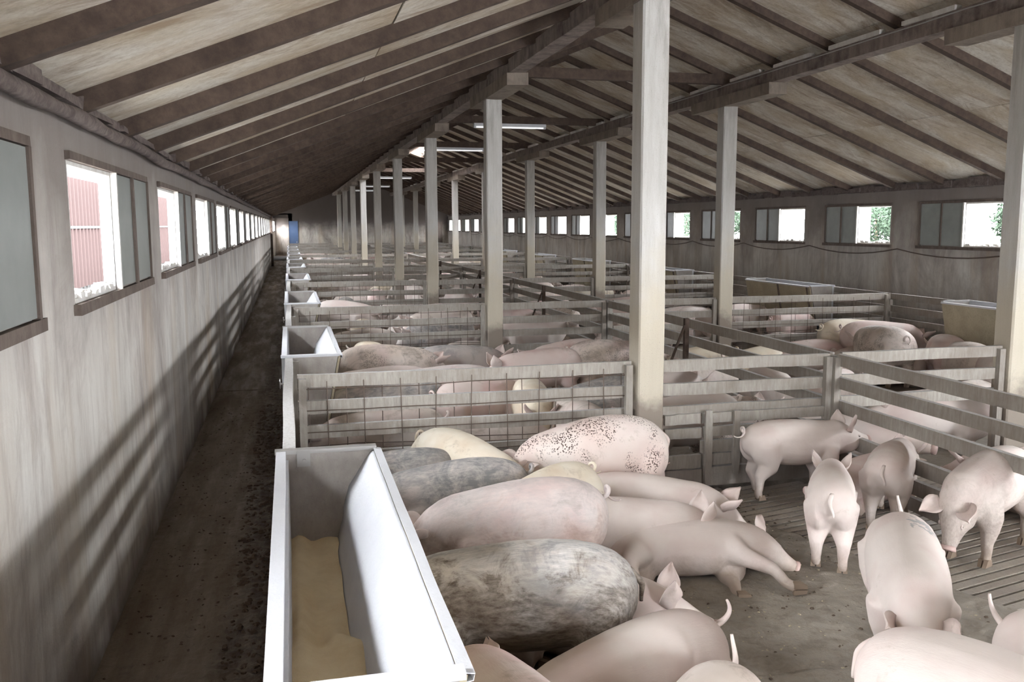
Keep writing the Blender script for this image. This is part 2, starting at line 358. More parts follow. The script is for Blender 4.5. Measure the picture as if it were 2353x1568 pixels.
# cobwebbed wall plate and pipe at the eaves
m_ = MB(); pts = []
for i in range(180):
    y = Y0+i*.31; pts.append((XL+.045+.01*noise.noise(Vector((y*1.3, 0, 0))), y, 2.40+.02*noise.noise(Vector((y*.8, 3, 0)))))
m_.tube(pts, [.032+.012*noise.noise(Vector((i*.7, 1, 5))) for i in range(180)], 7)
tag(m_.build('eave_pipe', M['eave'], None, True), 'dark dusty pipe running along the eave above the aisle windows', 'pipe')
m_ = MB()
for i in range(170):
    y = Y0+i*.33; hh = rnd.uniform(.03, .085)
    m_.box(XL, XL+rnd.uniform(.03, .055), y, y+.34, 2.45, 2.45+hh*.7, .008)
struct('trim_1', m_, M['eave'])
m_ = MB()
for i in range(160):
    y = Y0+i*.345; m_.box(XR-rnd.uniform(.04, .09), XR, y, y+.35, 2.44-rnd.uniform(.0, .015), 2.50+rnd.uniform(.0, .06), .008)
struct('trim_2', m_, M['eave'])

# floors
def grid_floor(name, x0, x1, y0, y1, step, amp, fn, mat, parent, z=0):
    nx = max(2, int((x1-x0)/step)); ny = max(2, int((y1-y0)/step)); v = []; f = []
    for j in range(ny+1):
        y = y0+(y1-y0)*j/ny
        for i in range(nx+1):
            x = x0+(x1-x0)*i/nx
            v.append((x, y, z+amp*fn(x, y)))
    for j in range(ny):
        for i in range(nx):
            a = j*(nx+1)+i; f.append((a, a+1, a+nx+2, a+nx+1))
    me = bpy.data.meshes.new(name); me.from_pydata(v, [], f); me.update()
    return link(name, me, mat, parent, True)
fl = struct('floor', MB().box(-1.2, XR+.3, Y0, YA, -.4, -.32), M['pit'])
def fa(x, y):
    n1 = noise.noise(Vector((x*5, y*3.2, 0))); n2 = noise.noise(Vector((x*19, y*15, 4))); n3 = noise.noise(Vector((x*44, y*40, 9)))
    k_ = min(1, max(.25, (x+.55)*3+.5))
    return .5*n1+k_*(max(0, n2)*1.3+.5*max(0, n3))
grid_floor('aisle_surface', XL, .0, 0.5, 11, .016, .018, fa, M['aisle'], fl)
struct('aisle_slab', MB().box(XL, .0, Y0, .5, -.3, 0).box(XL, .0, 11, YA, -.3, .006).box(XL, .0, .5, 11, -.3, -.02).box(8.2, XR, Y0, YE, -.3, 0), M['aisle'], fl)
# solid lying area and slatted dunging area in the near pen; slats run a little askew
A1 = Vector((2.62, 6.0)); A2 = Vector((3.63, 3.3))      # edge of the mud
def edge_x(y): return A1.x+(A2.x-A1.x)*(6.0-y)/(2.7)+.03*noise.noise(Vector((y*4, 0, 0)))
v = []; f = []; nyy = 420; nxx = 240; ylo = .9
for j in range(nyy+1):
    y = ylo+(6.0-ylo)*j/nyy; ex = edge_x(y) if y > 3.3 else 4.0
    for i in range(nxx+1):
        x = ex*i/nxx
        q = .6*noise.noise(Vector((x*3, y*3, 2)))+max(0, noise.noise(Vector((x*13, y*13, 1))))*.8+.35*max(0, noise.noise(Vector((x*36, y*36, 3))))
        v.append((x, y, .004+.017*q-(.02 if i == nxx else 0)))
for j in range(nyy):
    for i in range(nxx):
        a = j*(nxx+1)+i; f.append((a, a+1, a+nxx+2, a+nxx+1))
me = bpy.data.meshes.new('pen_surface'); me.from_pydata(v, [], f); me.update(); link('pen_surface', me, M['pen_floor'], fl, True)
m_ = MB(); m_.box(0, 8.2, 6.0, YE, -.3, .0); m_.box(4.0, 8.2, Y0, 3.2, -.3, 0); m_.box(0, 2.75, .9, 6, -.3, -.03); m_.box(2.7, 3.9, .9, 3.3, -.3, -.03)
struct('pen_slab', m_, M['pen_floor'], fl)
ang = math.atan2(.14, .6)
def debris(name, n, x0, x1, y0, y1, smin, smax, mat, flat=.35):
    m_ = MB()
    for _ in range(n):
        x, y = rnd.uniform(x0, x1), rnd.uniform(y0, y1); s_ = rnd.uniform(smin, smax); q = rnd.random()*pi
        P = []
        for a_ in (-1, 1):
            for b_ in (-1, 1):
                for c_ in (0, 1):
                    r1 = 1 if c_ == 0 else rnd.uniform(.4, .8)
                    P.append((x+(a_*cos(q)-b_*sin(q)*.6)*s_*r1+rnd.uniform(-.2, .2)*s_, y+(a_*sin(q)+b_*cos(q)*.6)*s_*r1, .004+c_*s_*flat*2))
        m_.hexa(P)
    o = m_.build(name, mat, fl); o['kind'] = 'stuff'
debris('mud_clods', 1500, -.36, -.04, .9, 10, .005, .018, M['clod']); debris('mud_clods', 500, -.85, -.3, .9, 10, .003, .009, M['clod'])
debris('straw_crumbs', 900, 1.0, 3.4, 1.6, 5.9, .003, .008, M['straw'], .3); debris('dung_clods', 600, 1.2, 3.3, 1.6, 5.9, .003, .011, M['clod'])
sd = Vector((cos(ang), sin(ang))); nd = Vector((-sin(ang), cos(ang)))
base_me = None
for k in range(-10, 44):
    o2 = Vector((3.3, 3.35))+nd*(k*.078)
    # left end: where this slat goes under the mud
    lo = None
    for s_ in np.arange(-2.0, 3.0, .02):
        p = o2+sd*s_
        if lo is None and p.x > edge_x(max(3.3, min(6, p.y)))-.12 and 3.2 < p.y < 5.93: lo = s_
        if lo is not None and (p.x > 4.9 or p.y > 5.93): break
    if lo is None: continue
    a = o2+sd*lo; b = o2+sd*s_; L_ = (b-a).length
    if L_ < .1: continue
    mid = (a+b)/2
    mm = MB(); mm.box(-L_/2, L_/2, -.028, .028, -.09, -.004, .002)
    sl = mm.build('slat', M['slat'], fl); sl.location = (mid.x, mid.y, 0); sl.rotation_euler = (0, 0, ang)

# ------------------------------------------------------------------ ceiling: boards and rafters
SP = 1.11; RY0 = 3.2-SP*5
ce = struct('ceiling', MB().box(XM-.03, XM+.03, Y0, 26.9, rz(XM)+.07, rz(XM)+.13).box(XM-.03, XM+.03, 31.6, YE, rz(XM)+.07, rz(XM)+.13), M['rafter'])
NB = int((YE-RY0)/SP)
rows = [(XL-.2, .62), (.63, 2.46), (2.47, XM), (XM, 5.6), (5.61, 7.35), (7.36, XR+.25)]
bt = .02
for ri, (xa, xb) in enumerate(rows):
    for k in range(NB+1):
        ya = RY0+SP*k+.004; yb = RY0+SP*(k+1)-.004
        if ya > 31 and k % 1 == 0 and ya > 31: break
        if yb < 1.0: pass
        za = rz(xa) if xa != XM or ri < 3 else EZ+SL*(XR-XM)+.03
        zb = rz(xb) if ri >= 3 else EZ+SL*(xb-XL)
        if ri == 2: zb = EZ+SL*(XM-XL)
        if ri == 3: za = EZ+SL*(XR-XM)+.03
        if ri == 3 and 27 < ya+.5 < 31.2: xa_ = 4.5; za = EZ+SL*(XR-4.5)+.03
        else: xa_ = xa
        P = []
        for (x, z) in ((xa_, za), (xb, zb)):
            for y in (ya, yb):
                dz = rnd.uniform(-.006, .006)
                P += [(x, y, z+.092+dz), (x, y, z+.092+bt+dz)]
        MB().hexa(P).build('ceiling_board', M['ceiling'], ce)
    m_ = MB(); P = []
    za = EZ+SL*(xa-XL) if ri < 3 else EZ+SL*(XR-xa)+.03; zb = EZ+SL*(xb-XL) if ri < 3 else EZ+SL*(XR-xb)+.03
    for (x, z) in ((xa, za), (xb, zb)):
        for y in (RY0+SP*(int((31-RY0)/SP)+1), YE+.1): P += [(x, y, z+.092), (x, y, z+.112)]
    o = m_.hexa(P).build('far_ceiling_boards', M['ceiling'], ce)
def rafter_mesh(side):
    m_ = MB(); w_ = .039
    x0, x1 = (XL-.02, XM+.03) if side < 0 else (XR+.02, XM-.03)
    z0 = (EZ if side < 0 else EZ+.03)-.008; z1 = z0+SL*abs(x1-x0)
    segs = 10; n = 0
    for i in range(segs+1):
        t_ = i/segs; x = x0+(x1-x0)*t_; z = z0+(z1-z0)*t_
        for (a, b) in ((-1, 0), (1, 0), (1, 1), (-1, 1)):
            m_.v.append((x, a*(w_+rnd.uniform(-.004, .004))+.006*sin(t_*9), z+b*.100+rnd.uniform(-.003, .003)))
    for i in range(segs):
        for k in range(4): m_.f.append((i*4+k, i*4+(k+1) % 4, i*4+4+(k+1) % 4, i*4+4+k))
    m_.f.append((0, 1, 2, 3)); e = segs*4; m_.f.append((e, e+3, e+2, e+1))
    return m_.mesh('rafter')
RM = {s: [rafter_mesh(s) for _ in range(3)] for s in (-1, 1)}
for k in range(NB+1):
    y = RY0+SP*k
    if y > YE-.2: break
    for s in (-1, 1):
        o = link('rafter', RM[s][k % 3], M['rafter'], ce); o.location = (0, y+rnd.uniform(-.02, .02), 0)
# short batten along the purlin line on the board joint
# ------------------------------------------------------------------ windows
def window(idx, x, sgn, a, op, un, near=True):     # sgn: direction into the barn
    z0, z1 = WZ0, WZ1
    t_ = MB(); X = lambda d: x+sgn*d
    def bx(mb, d0, d1, ya, yb, za, zb): mb.box(min(X(d0), X(d1)), max(X(d0), X(d1)), ya, yb, za, zb, .002)
    bx(t_, 0, .022, a-.02, a+un+.04, z1, z1+.035); bx(t_, 0, .030, a-.03, a+un+.07, z0-.045, z0)
    o = struct('window_%d' % idx, t_, M['frame'])
    m1 = MB(); bx(m1, 0, .030, a+un-.015, a+un+.015, z0, z1); m1.build('window_frame', M['frame'], o)
    m1 = MB(); bx(m1, .0, .03, a+op-.01, a+op+.015, z0, z1); m1.build('window_frame', M['reveal'], o)
    mid = a+op+(un-op)*.5
    m1 = MB(); bx(m1, .005, .012, a+op+.015, mid, z0+.01, z1-.005); m1.build('pane', M['pane'], o)
    m1 = MB(); bx(m1, .012, .020, mid, a+un-.02, z0+.01, z1-.005); m1.build('pane', M['pane'], o)
    m1 = MB(); bx(m1, .012, .028, mid-.014, mid+.014, z0, z1); m1.build('window_frame', M['frame'], o)
    # limewashed reveals of the opening
    m1 = MB()
    d0, d1 = (-.055 if sgn > 0 else -.22), -.002
    bx(m1, d0, d1, a+.0005, a+.02, z0, z1); bx(m1, d0, d1, a+op-.02, a+op-.0005, z0, z1); bx(m1, d0, d1, a+.02, a+op-.02, z0+.0005, z0+.02); bx(m1, d0, d1, a+.02, a+op-.02, z1-.02, z1-.0005)
    m1.build('window_reveal', M['reveal'], o)
    if near:    # crumbling rubble of the sill
        m1 = MB()
        for _ in range(26):
            yy = a+.05+rnd.random()*(op-.1); s_ = rnd.uniform(.008, .028); xx = x-sgn*(rnd.uniform(.01, .045) if sgn > 0 else rnd.uniform(.03, .17))
            m1.box(xx-s_, xx+s_, yy-s_*1.6, yy+s_*1.6, z0+.018, z0+.02+s_, .006)
        m1.build('sill_rubble', M['reveal'], o)['kind'] = 'stuff'
    return o
wi = 1
for i in range(-1, 18):
    window(wi, XL, 1, WL0+WLS*i, WLO, WLT, i < 4); wi += 1
for i in range(-2, 17):
    window(wi, XR, -1, WR0+WRS*i, WRO, WRT, i < 3); wi += 1
for i in range(18, 21):
    window(wi, XL, 1, WL0+WLS*i, WLO, WLT, False); wi += 1

# ------------------------------------------------------------------ pillars, beams
ordw = ['nearest', 'second', 'third', 'fourth', 'fifth', 'sixth', 'seventh', 'eighth', 'ninth', 'tenth']
def column_mesh(x):
    m_ = MB(); hw = .098; c = .012
    zs = [0, .3, .7, 1.2, 1.8, 2.4, 3.0, 3.455]; ring = [(-hw+c, -hw), (hw-c, -hw), (hw, -hw+c), (hw, hw-c), (hw-c, hw), (-hw+c, hw), (-hw, hw-c), (-hw, -hw+c)]
    for z in zs:
        for (a, b) in ring: m_.v.append((a+rnd.uniform(-.002, .002), b+rnd.uniform(-.002, .002), z))
    for i in range(len(zs)-1):
        for k in range(8): m_.f.append((i*8+k, i*8+(k+1) % 8, i*8+8+(k+1) % 8, i*8+8+k))
    m_.f.append(tuple(range(8))); m_.f.append(tuple(range(56, 64)))
    return m_.mesh('pillar')
CM = [column_mesh(0) for _ in range(3)]
for n in range(9):
    for row, x in ((0, XA), (1, XB)):
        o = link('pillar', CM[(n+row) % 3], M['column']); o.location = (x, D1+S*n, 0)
        rowt = 'in the row between the mesh fences and the middle rail' if row == 0 else 'in the row across the middle rail nearer the far wall'
        nm = ordw[n] if n < 8 else 'last'
        tag(o, '%s square concrete pillar %s' % (nm, rowt), 'pillar', 'pillars of the %s row' % ('first' if row == 0 else 'second'))
for row, x in ((0, XA), (1, XB)):
    b = empty('roof_beam', (x, 0, 0))
    tag(b, 'long stained concrete beam carried by the row of pillars %s' % ('nearer the aisle' if row == 0 else 'nearer the far wall'), 'beam', 'lengthwise roof beams')
    for n in range(-1, 9):
        y0 = D1+S*n; y1 = min(y0+S-.01, YE); m_ = MB(); seg = 14
        if n == -1: y0 = Y0+.3
        for i in range(seg+1):
            y = y0+(y1-y0)*i/seg; e_ = min(abs(y-(D1+S*n)), abs(y-(D1+S*n+S)))
            zb = 3.59-.02*max(0, 1-e_/1.2)
            for (a, z) in ((-.085, zb), (.085, zb), (.085, 3.735), (-.085, 3.735)): m_.v.append((a+rnd.uniform(-.003, .003), y, z+rnd.uniform(-.003, .003)))
        for i in range(seg):
            for k in range(4): m_.f.append((i*4+k, i*4+(k+1) % 4, i*4+4+(k+1) % 4, i*4+4+k))
        m_.f.append((0, 1, 2, 3)); e = seg*4; m_.f.append((e, e+3, e+2, e+1))
        m_.build('beam_span', M['beam'], b)
    for n in range(9):
        y = D1+S*n
        m_ = MB().box(-.118, .118, y-1.25, y+.85, 3.455, 3.585, .006)
        m_.build('bolster', M['bolster'], b)
m_ = MB()
for k in range(3, 40):
    y = RY0+SP*k
    if rnd.random() < .8: m_.box(XB-.10, XB-.03, y+.10+rnd.uniform(0, .2), y+SP-.08-rnd.uniform(0, .15), 3.735, 3.775, .006)
struct('trim_3', m_, M['reveal'])
for n in range(0, 9):
    y = D1+S*n; m_ = sag_board((XA-.05, y-.02, 3.80), (XB+.05, y-.02, 3.80), .09, .125, 0)
    o = m_.build('tie_beam', M['rafter']); tag(o, 'dark timber tie beam across the ridge above the %s pair of pillars' % (ordw[n] if n < 8 else 'last'), 'beam', 'tie beams between the two pillar rows')
# lamps
lamp_me = MB().box(-.64, .64, -.05, .05, -.02, .03, 0)
for i, (y, w_) in enumerate(((15.8, 1.3), (20.8, 1.2), (33.5, 1.2), (40.8, 1.2), (45.8, 1.2))):
    e = empty('fluorescent_lamp', (3.85, y-.06, 3.665)); tag(e, 'white fluorescent batten lamp under the %s tie beam' % ['third', 'fourth', 'sixth', 'eighth', 'ninth'][i], 'lamp', 'batten lamps under the tie beams')
    MB().box(-w_/2, w_/2, -.05, .05, 0, .045).build('lamp_housing', M['white_board'], e)
    MB().tube([(-w_/2+.03, 0, -.02), (w_/2-.03, 0, -.02)], .014, 8).build('lamp_tube', M['tube'], e)
    MB().box(-w_/2, -w_/2+.04, -.03, .03, -.035, 0).build('lamp_end', M['white_board'], e); MB().box(w_/2-.04, w_/2, -.03, .03, -.035, 0).build('lamp_end', M['white_board'], e)
# wire along beam and sagging cable on the far wall
pts = [(XB-.12, 3+i*.6, 3.70+.015*noise.noise(Vector((i*.9, 0, 0)))) for i in range(20)]
tag(MB().tube(pts, .006, 4).build('beam_wire', M['steel'], None, True), 'thin pale wire stretched along the side of the beam nearer the far wall', 'wire')
pts = []
for i in range(-2, 14):
    for k in range(8):
        t_ = k/8; pts.append((XR-.02, WR0+WRS*(i+t_)-.2, 1.56-.10*4*t_*(1-t_)))
tag(MB().tube(pts, .008, 4).build('wall_cable', M['metal'], None, True), 'dark cable sagging in loops below the windows of the far wall', 'cable')

# ------------------------------------------------------------------ fences
def wire_mesh(a, b, zs, step=.24, off=.03, r=.0032, z0=.12, z1=.93):
    a = Vector(a); b = Vector(b); d = b-a; L_ = d.length; d.normalize(); s_ = d.cross(Vector((0, 0, 1)))
    m_ = MB()
    for side in (-1, 1):
        x = .07 if side < 0 else .07+step/2
        while x < L_-.03:
            p = a+d*x+s_*(off*side)
            q = [p+Vector((0, 0, z))+d*rnd.uniform(-.006, .006) for z in (z0, (z0+z1)/2, z1)]
            m_.tube(q, r, 4, False); x += step+rnd.uniform(-.01, .01)
        for z in zs:
            pts_ = [a+d*(L_*t/6)+s_*(off*side)+Vector((0, 0, z+rnd.uniform(-.008, .008)-.01*side)) for t in range(7)]
            m_.tube(pts_, r, 4, False)
    return m_
RAILZ = [(.93, .085), (.755, .088), (.59, .085), (.405, .08), (.20, .10)]
def fence(a, b, label, group, mesh=False, posts=(1, 1), rails=RAILZ, th=.038, sag=.0, dz=0, mid=0):
    a = Vector((*a, 0)); b = Vector((*b, 0)); c = (a+b)/2; e = empty('pen_fence', c); tag(e, label, 'fence', group)
    d = (b-a).normalized(); sd_ = d.cross(Vector((0, 0, 1)))
    for (z, h) in rails:
        sag_board(a-c+Vector((0, 0, z+dz)), b-c+Vector((0, 0, z+dz)), th, h, sag).build('rail', M['fence'], e)
    L_ = (b-a).length
    ps = []
    if posts[0]: ps.append(a+d*.03)
    if posts[1]: ps.append(b-d*.03)
    for k in range(mid): ps.append(a+d*(L_*(k+1)/(mid+1)))
    top = rails[0][0]+rails[0][1]/2-.02+dz
    for p in ps:
        q = p-c+sd_*(th/2+.022); m_ = MB(); m_.beam(q+Vector((0, 0, .0)), q+Vector((0, 0, top)), .045, .05, d); m_.build('post', M['fence'], e)
    if mesh:
        wire_mesh(a-c, b-c, (.89, .74, .60, .47, .42, .20)).build('wire_mesh', M['metal'], e)
    return e
nth = ['first', 'second', 'third', 'fourth', 'fifth', 'sixth', 'seventh', 'eighth', 'ninth', 'tenth']
for n in range(10):
    y = D1+S*n
    if y > YE-.6: break
    far = n > 3; g = 'cross fences of the pens'
    fence((.02, y), (XA-.12, y), '%s cross fence counted from the camera, mesh section between the aisle and the pillar' % nth[n], g, n < 5)
    rr = RAILZ if n else RAILZ[:3]
    fence((XA+.11, y-.02), (3.94, y-.02), '%s cross fence counted from the camera, open section from the pillar to the middle rail' % nth[n], g, False, (0, 1), rr)
    fence((4.06, y), (XB-.11, y), '%s cross fence counted from the camera, section between middle rail and outer pillar row' % nth[n], g, False, (0, 1), RAILZ[:3] if n == 0 else RAILZ)
    fence((XB+.11, y), (8.14, y), '%s cross fence counted from the camera, section ending at the far feeding aisle' % nth[n], g, n in (1, 2, 3), (0, 1))
    # lengthwise divider in the middle
    if n < 9:
        y2 = min(y+S, YE)
        fence((4.0, y+.03), (4.0, y2-.05), 'lengthwise middle fence section between the %s and %s cross fences' % (nth[n], nth[n+1]), 'middle fence sections', False, (0, 0), [(.925, .09), (.755, .09), (.575, .09), (.33, .09)], dz=0)
        fence((8.2, y+.03), (8.2, y2-.03), 'fence of the far feeding aisle between the %s and %s cross fences' % (nth[n], nth[n+1]), 'far aisle fence sections', False, (1, 0))
fence((4.0, D1-.06), (3.99, 1.2), 'near lengthwise middle fence running from the corner post toward the camera', 'middle fence sections', False, (1, 0), [(.925, .088), (.755, .088), (.575, .092)], dz=0)
fence((4.0, D1-.06), (4.0, 4.55), 'low kick boards beneath the near middle fence beside the corner post', 'middle fence sections', False, (0, 0), [(.34, .10), (.20, .10), (.08, .09)])
# posts at the crossings
for n in range(9):
    y = D1+S*n-.02
    o = MB().box(-.035, .035, -.035, .035, 0, .95, .003).build('corner_post', M['fence']); o.location = (4.0, y, 0)
    tag(o, 'squared %s corner post where cross fence meets the middle fence' % (ordw[n] if n < 8 else 'last'), 'post', 'corner posts')
# near pen: planked lower half with two battens
e = empty('patched_gate', (3.25, D1-.06, 0)); tag(e, 'patched plank wall with a hole and two upright battens behind the standing pig', 'gate')
for (z0, z1, xa, xb) in ((.50, .575, -.66, -.38), (.50, .575, -.36, .69), (.395, .47, -.66, -.37), (.40, .475, -.35, .69), (.28, .37, -.37, .69), (.17, .27, -.66, -.37), (.18, .27, -.35, .69), (.02, .16, -.66, -.36), (.03, .17, -.34, .69)):
    sag_board((xa, 0, (z0+z1)/2), (xb, 0, (z0+z1)/2), .03, z1-z0).build('plank', M['fence'], e)
for (x, w_, z0, z1) in ((-.325, .055, .05, .60), (-.10, .05, .12, .59)):
    m_ = MB()
    n = 0
    for i in range(7):
        z = z0+(z1-z0)*i/6; ww = w_/2*(1-.3*(i == 0))+rnd.uniform(-.004, .004)
        for (a, b) in ((-ww, -.05), (ww, -.05), (ww, -.022), (-ww, -.022)): m_.v.append((x+a+rnd.uniform(-.003, .003), b, z))
    for i in range(6):
        for k in range(4): m_.f.append((i*4+k, i*4+(k+1) % 4, i*4+4+(k+1) % 4, i*4+4+k))
    m_.f += [(0, 1, 2, 3), (24, 27, 26, 25)]
    m_.build('batten', M['fence'], e)
# aisle barrier: boards between the troughs
TR = [(1.80, 3.85), (6.74, 8.72), (11.35, 13.45)]+[(16.4+S*k, 18.5+S*k) for k in range(7)]
prev = 3.87
for n in range(9):
    a = prev; b = TR[n+1][0]-.02
    if b > YE: b = YE-.05
    fence((-.035, a), (-.035, b), 'white-topped board barrier beside the aisle between the %s and %s feed troughs' % (nth[n], nth[n+1]), 'aisle barrier sections', False, (1, 1), [(.94, .09), (.745, .09), (.55, .09), (.33, .09), (.13, .1)], .055, mid=1 if n else 0)
    prev = TR[n+1][1]+.02
    if prev > YE: break

fence((-.035, 1.76), (-.035, -2.8), 'solid board barrier of the aisle continuing behind the nearest feed trough', 'aisle barrier sections', False, (1, 1), [(.94, .09), (.80, .17), (.62, .17), (.44, .17), (.26, .17), (.09, .16)], .055)
# ------------------------------------------------------------------ feed troughs
def sheet(profile, y0, y1, th, seg=10, jit=0.0):    # profile in x,z extruded along y, given thickness
    m_ = MB(); n = len(profile)
    def off(i):
        a = profile[max(i-1, 0)]; b = profile[min(i+1, n-1)]; dx, dz = b[0]-a[0], b[1]-a[1]; L_ = math.hypot(dx, dz); return (-dz/L_*th, dx/L_*th)
    for j in range(seg+1):
        y = y0+(y1-y0)*j/seg
        for i, (x, z) in enumerate(profile): m_.v.append((x+jit*noise.noise(Vector((y*2, i*.4, 1))), y, z))
        for i, (x, z) in enumerate(profile):
            ox, oz = off(i); m_.v.append((x+ox+jit*noise.noise(Vector((y*2, i*.4, 1))), y, z+oz))
    k = 2*n
    for j in range(seg):
        for i in range(n-1):
            m_.f.append((j*k+i, j*k+i+1, (j+1)*k+i+1, (j+1)*k+i)); m_.f.append((j*k+n+i, (j+1)*k+n+i, (j+1)*k+n+i+1, j*k+n+i+1))
        m_.f.append((j*k, (j+1)*k, (j+1)*k+n, j*k+n)); m_.f.append((j*k+n-1, j*k+2*n-1, (j+1)*k+2*n-1, (j+1)*k+n-1))
    for j in (0, seg):
        for i in range(n-1): m_.f.append((j*k+i, j*k+n+i, j*k+n+i+1, j*k+i+1))
    return m_
PROF = [(.322, .985), (.308, .975), (.275, .925), (.24, .87), (.212, .83), (.20, .78), (.192, .74), (.185, .69), (.16, .60), (.14, .52), (.13, .42)]
def trough(y0, y1, label, detail, sgn=1, ox=0):
    e = empty('feed_trough', (ox, (y0+y1)/2, 0)); e['label'] = label; e['category'] = 'trough'; e['group'] = 'feed troughs'
    h = (y1-y0)/2; fx = lambda p: [(sgn*a, b) for a, b in p]
    def B(x0, x1, ya, yb, z0, z1, j=0): return MB().box(min(sgn*x0, sgn*x1), max(sgn*x0, sgn*x1), ya, yb, z0, z1, j)
    B(-.085, -.045, -h, h, .04, 1.0).build('outer_wall', M['white_board'], e)
    m_ = MB(); m_.box(min(sgn*-.045, sgn*-.035), max(sgn*-.045, sgn*-.035), -h+.03, h-.03, .35, .965); m_.build('inner_lining', M['white_board'], e)
    sh = sheet(fx(PROF), -h+.012, h-.012, .006*sgn, 12, .004).build('hopper_sheet', M['white_board'], e, True)
    for s in (-1, 1):      # end panels: trapezoids
        yy = s*h
        P = []
        for (x0, x1, z) in ((-.045, .16, .40), (-.045, .345, 1.0)):
            pass
        m2 = MB(); v_ = []
        tri = [(-.045, .38), (.20, .38), (.325, 1.0), (-.045, 1.0)]
        for y in (yy-.012, yy+.012):
            for (x, z) in tri: v_.append((sgn*x, y, z-(.0 if s > 0 else .0)))
        m2.v = v_; m2.f = [(0, 1, 2, 3), (7, 6, 5, 4), (0, 4, 5, 1), (1, 5, 6, 2), (2, 6, 7, 3), (3, 7, 4, 0)]
        m2.build('end_panel', M['trough_wall'], e)
        B(-.09, .335, yy-.02, yy+.02, .985, 1.003, .001).build('edge_strip', M['steel'] if s > 0 else M['white_board'], e)
    # outer face on the pig side
    fr = sheet(fx([(.342, .985), (.29, .72), (.25, .50), (.28, .25), (.42, .22)]), -h, h, -.016*sgn, 6).build('front_panel', M['trough_front'], e)
    sheet(fx([(.323, .99), (.355, .985), (.352, .972), (.329, .968)]), -h, h, .003*sgn, 14, .004).build('top_lip', M['white_board'], e)
    for k in range(1 if detail else 2):
        yb = -h+.06+k*(2*h-.1)*.45
        sheet(fx([(.352, .975), (.302, .72), (.262, .50)]), yb, yb+.035, -.012*sgn, 1).build('batten', M['frame'], e)
    sheet(fx([(-.04, .21), (.42, .21), (.44, .3)]), -h, h, .02*sgn, 2).build('base', M['trough_wall'], e)
    # feed with a slumped step
    fd_v = []; fd_f = []; nx, ny = 14, 60
    for j in range(ny+1):
        y = -h+.012+(2*h-.024)*j/ny
        for i in range(nx+1):
            t_ = i/nx; yr = y+h
            lvl = .60 if detail else .58
            stp = 1/(1+math.exp(-(yr-(.98+.14*noise.noise(Vector((t_*2, 5, 1)))))*26))
            z = lvl+.06-.075*stp+.022*noise.noise(Vector((t_*3, y*4, 0)))+.045*max(0, 1-abs(t_-.15)*4)*.5
            if yr > 2*h-.12: z += .02
            xr = .188-.03*max(0, (.69-z)/.09)
            x = -.036+(xr+.036)*t_
            fd_v.append((sgn*x, y, z))
    for j in range(ny):
        for i in range(nx):
            a = j*(nx+1)+i; fd_f.append((a, a+1, a+nx+2, a+nx+1))
    me_ = bpy.data.meshes.new('feed'); me_.from_pydata(fd_v, [], fd_f); me_.update()
    f_o = link('feed', me_, M['feed'], e, True); f_o['label'] = 'heap of pale yellow ground feed'
    if detail:
        for s in (-1, 1):
            for x in (.03, .335):
                MB().tube([(x, s*h-.03 if s > 0 else s*h+.03, .955), (x, s*h-.012 if s > 0 else s*h+.012, .955)], .009, 8).build('bolt', M['steel'], e)
        MB().box(.0, .055, h-.022, h-.012, .93, 1.0).build('clamp', M['steel'], e)
    for x, z in ((-.06, .86),):
        if not detail:
            pts_ = [(sgn*-.10, -h-.05+.035*cos(q), .80+.035*sin(q)) for q in np.linspace(0, 2*pi, 14)]
            MB().tube(pts_, .004, 5, False).build('valve_wheel', M['steel'], e)
            MB().tube([(sgn*-.10, -h-.05, .80), (sgn*-.05, -h-.05, .80)], .008, 6).build('valve_stem', M['steel'], e)
    return e
for n, (a, b) in enumerate(TR[:9]):
    trough(a, b, 'nearest feed trough, white-lined and filled with yellow meal, beside the aisle' if n == 0 else '%s feed trough along the window aisle, with white sloping sheet inside' % nth[n], n == 0)
for n, (a, b) in enumerate([(7.4, 9.4), (12.3, 14.3), (17.3, 19.3), (22.3, 24.3), (27.3, 29.3), (32.3, 34.3)]):
    trough(a, b, '%s yellowish feed trough with battens along the far feeding aisle' % nth[n], False, -1, 8.075)
# pipe across the aisle and a post at the far end of the aisle
tag(MB().tube([(XL+.02, 46.0, .35), (-.12, 46.0, .35)], .11, 12).build('cross_pipe', M['white_board'], None, True), 'thick white pipe lying across the far end of the aisle', 'pipe')
o = MB().box(XL+.02, XL+.13, 44.9, 45.01, 0, 2.42).build('aisle_post', M['rafter']); tag(o, 'thin dark post against the windowed wall near the far end of the aisle', 'post')
# iron props with slanted braces in the second and later pens
for i, (x, y) in enumerate(((3.8, 8.2), (3.75, 13.2), (3.8, 18.2), (3.8, 23.2))):
    e = empty('drinker_stand', (x, y, 0)); tag(e, '%s rusty drinker post with slanted brace beside the middle fence' % nth[i], 'drinker', 'drinker posts')
    MB().box(-.022, .022, -.022, .022, 0, 1.02).build('post', M['rafter'], e)
    MB().beam((-.02, -.01, .95), (-.30, -.05, .30), .02, .02, (0, 1, 0)).build('brace', M['rafter'], e)

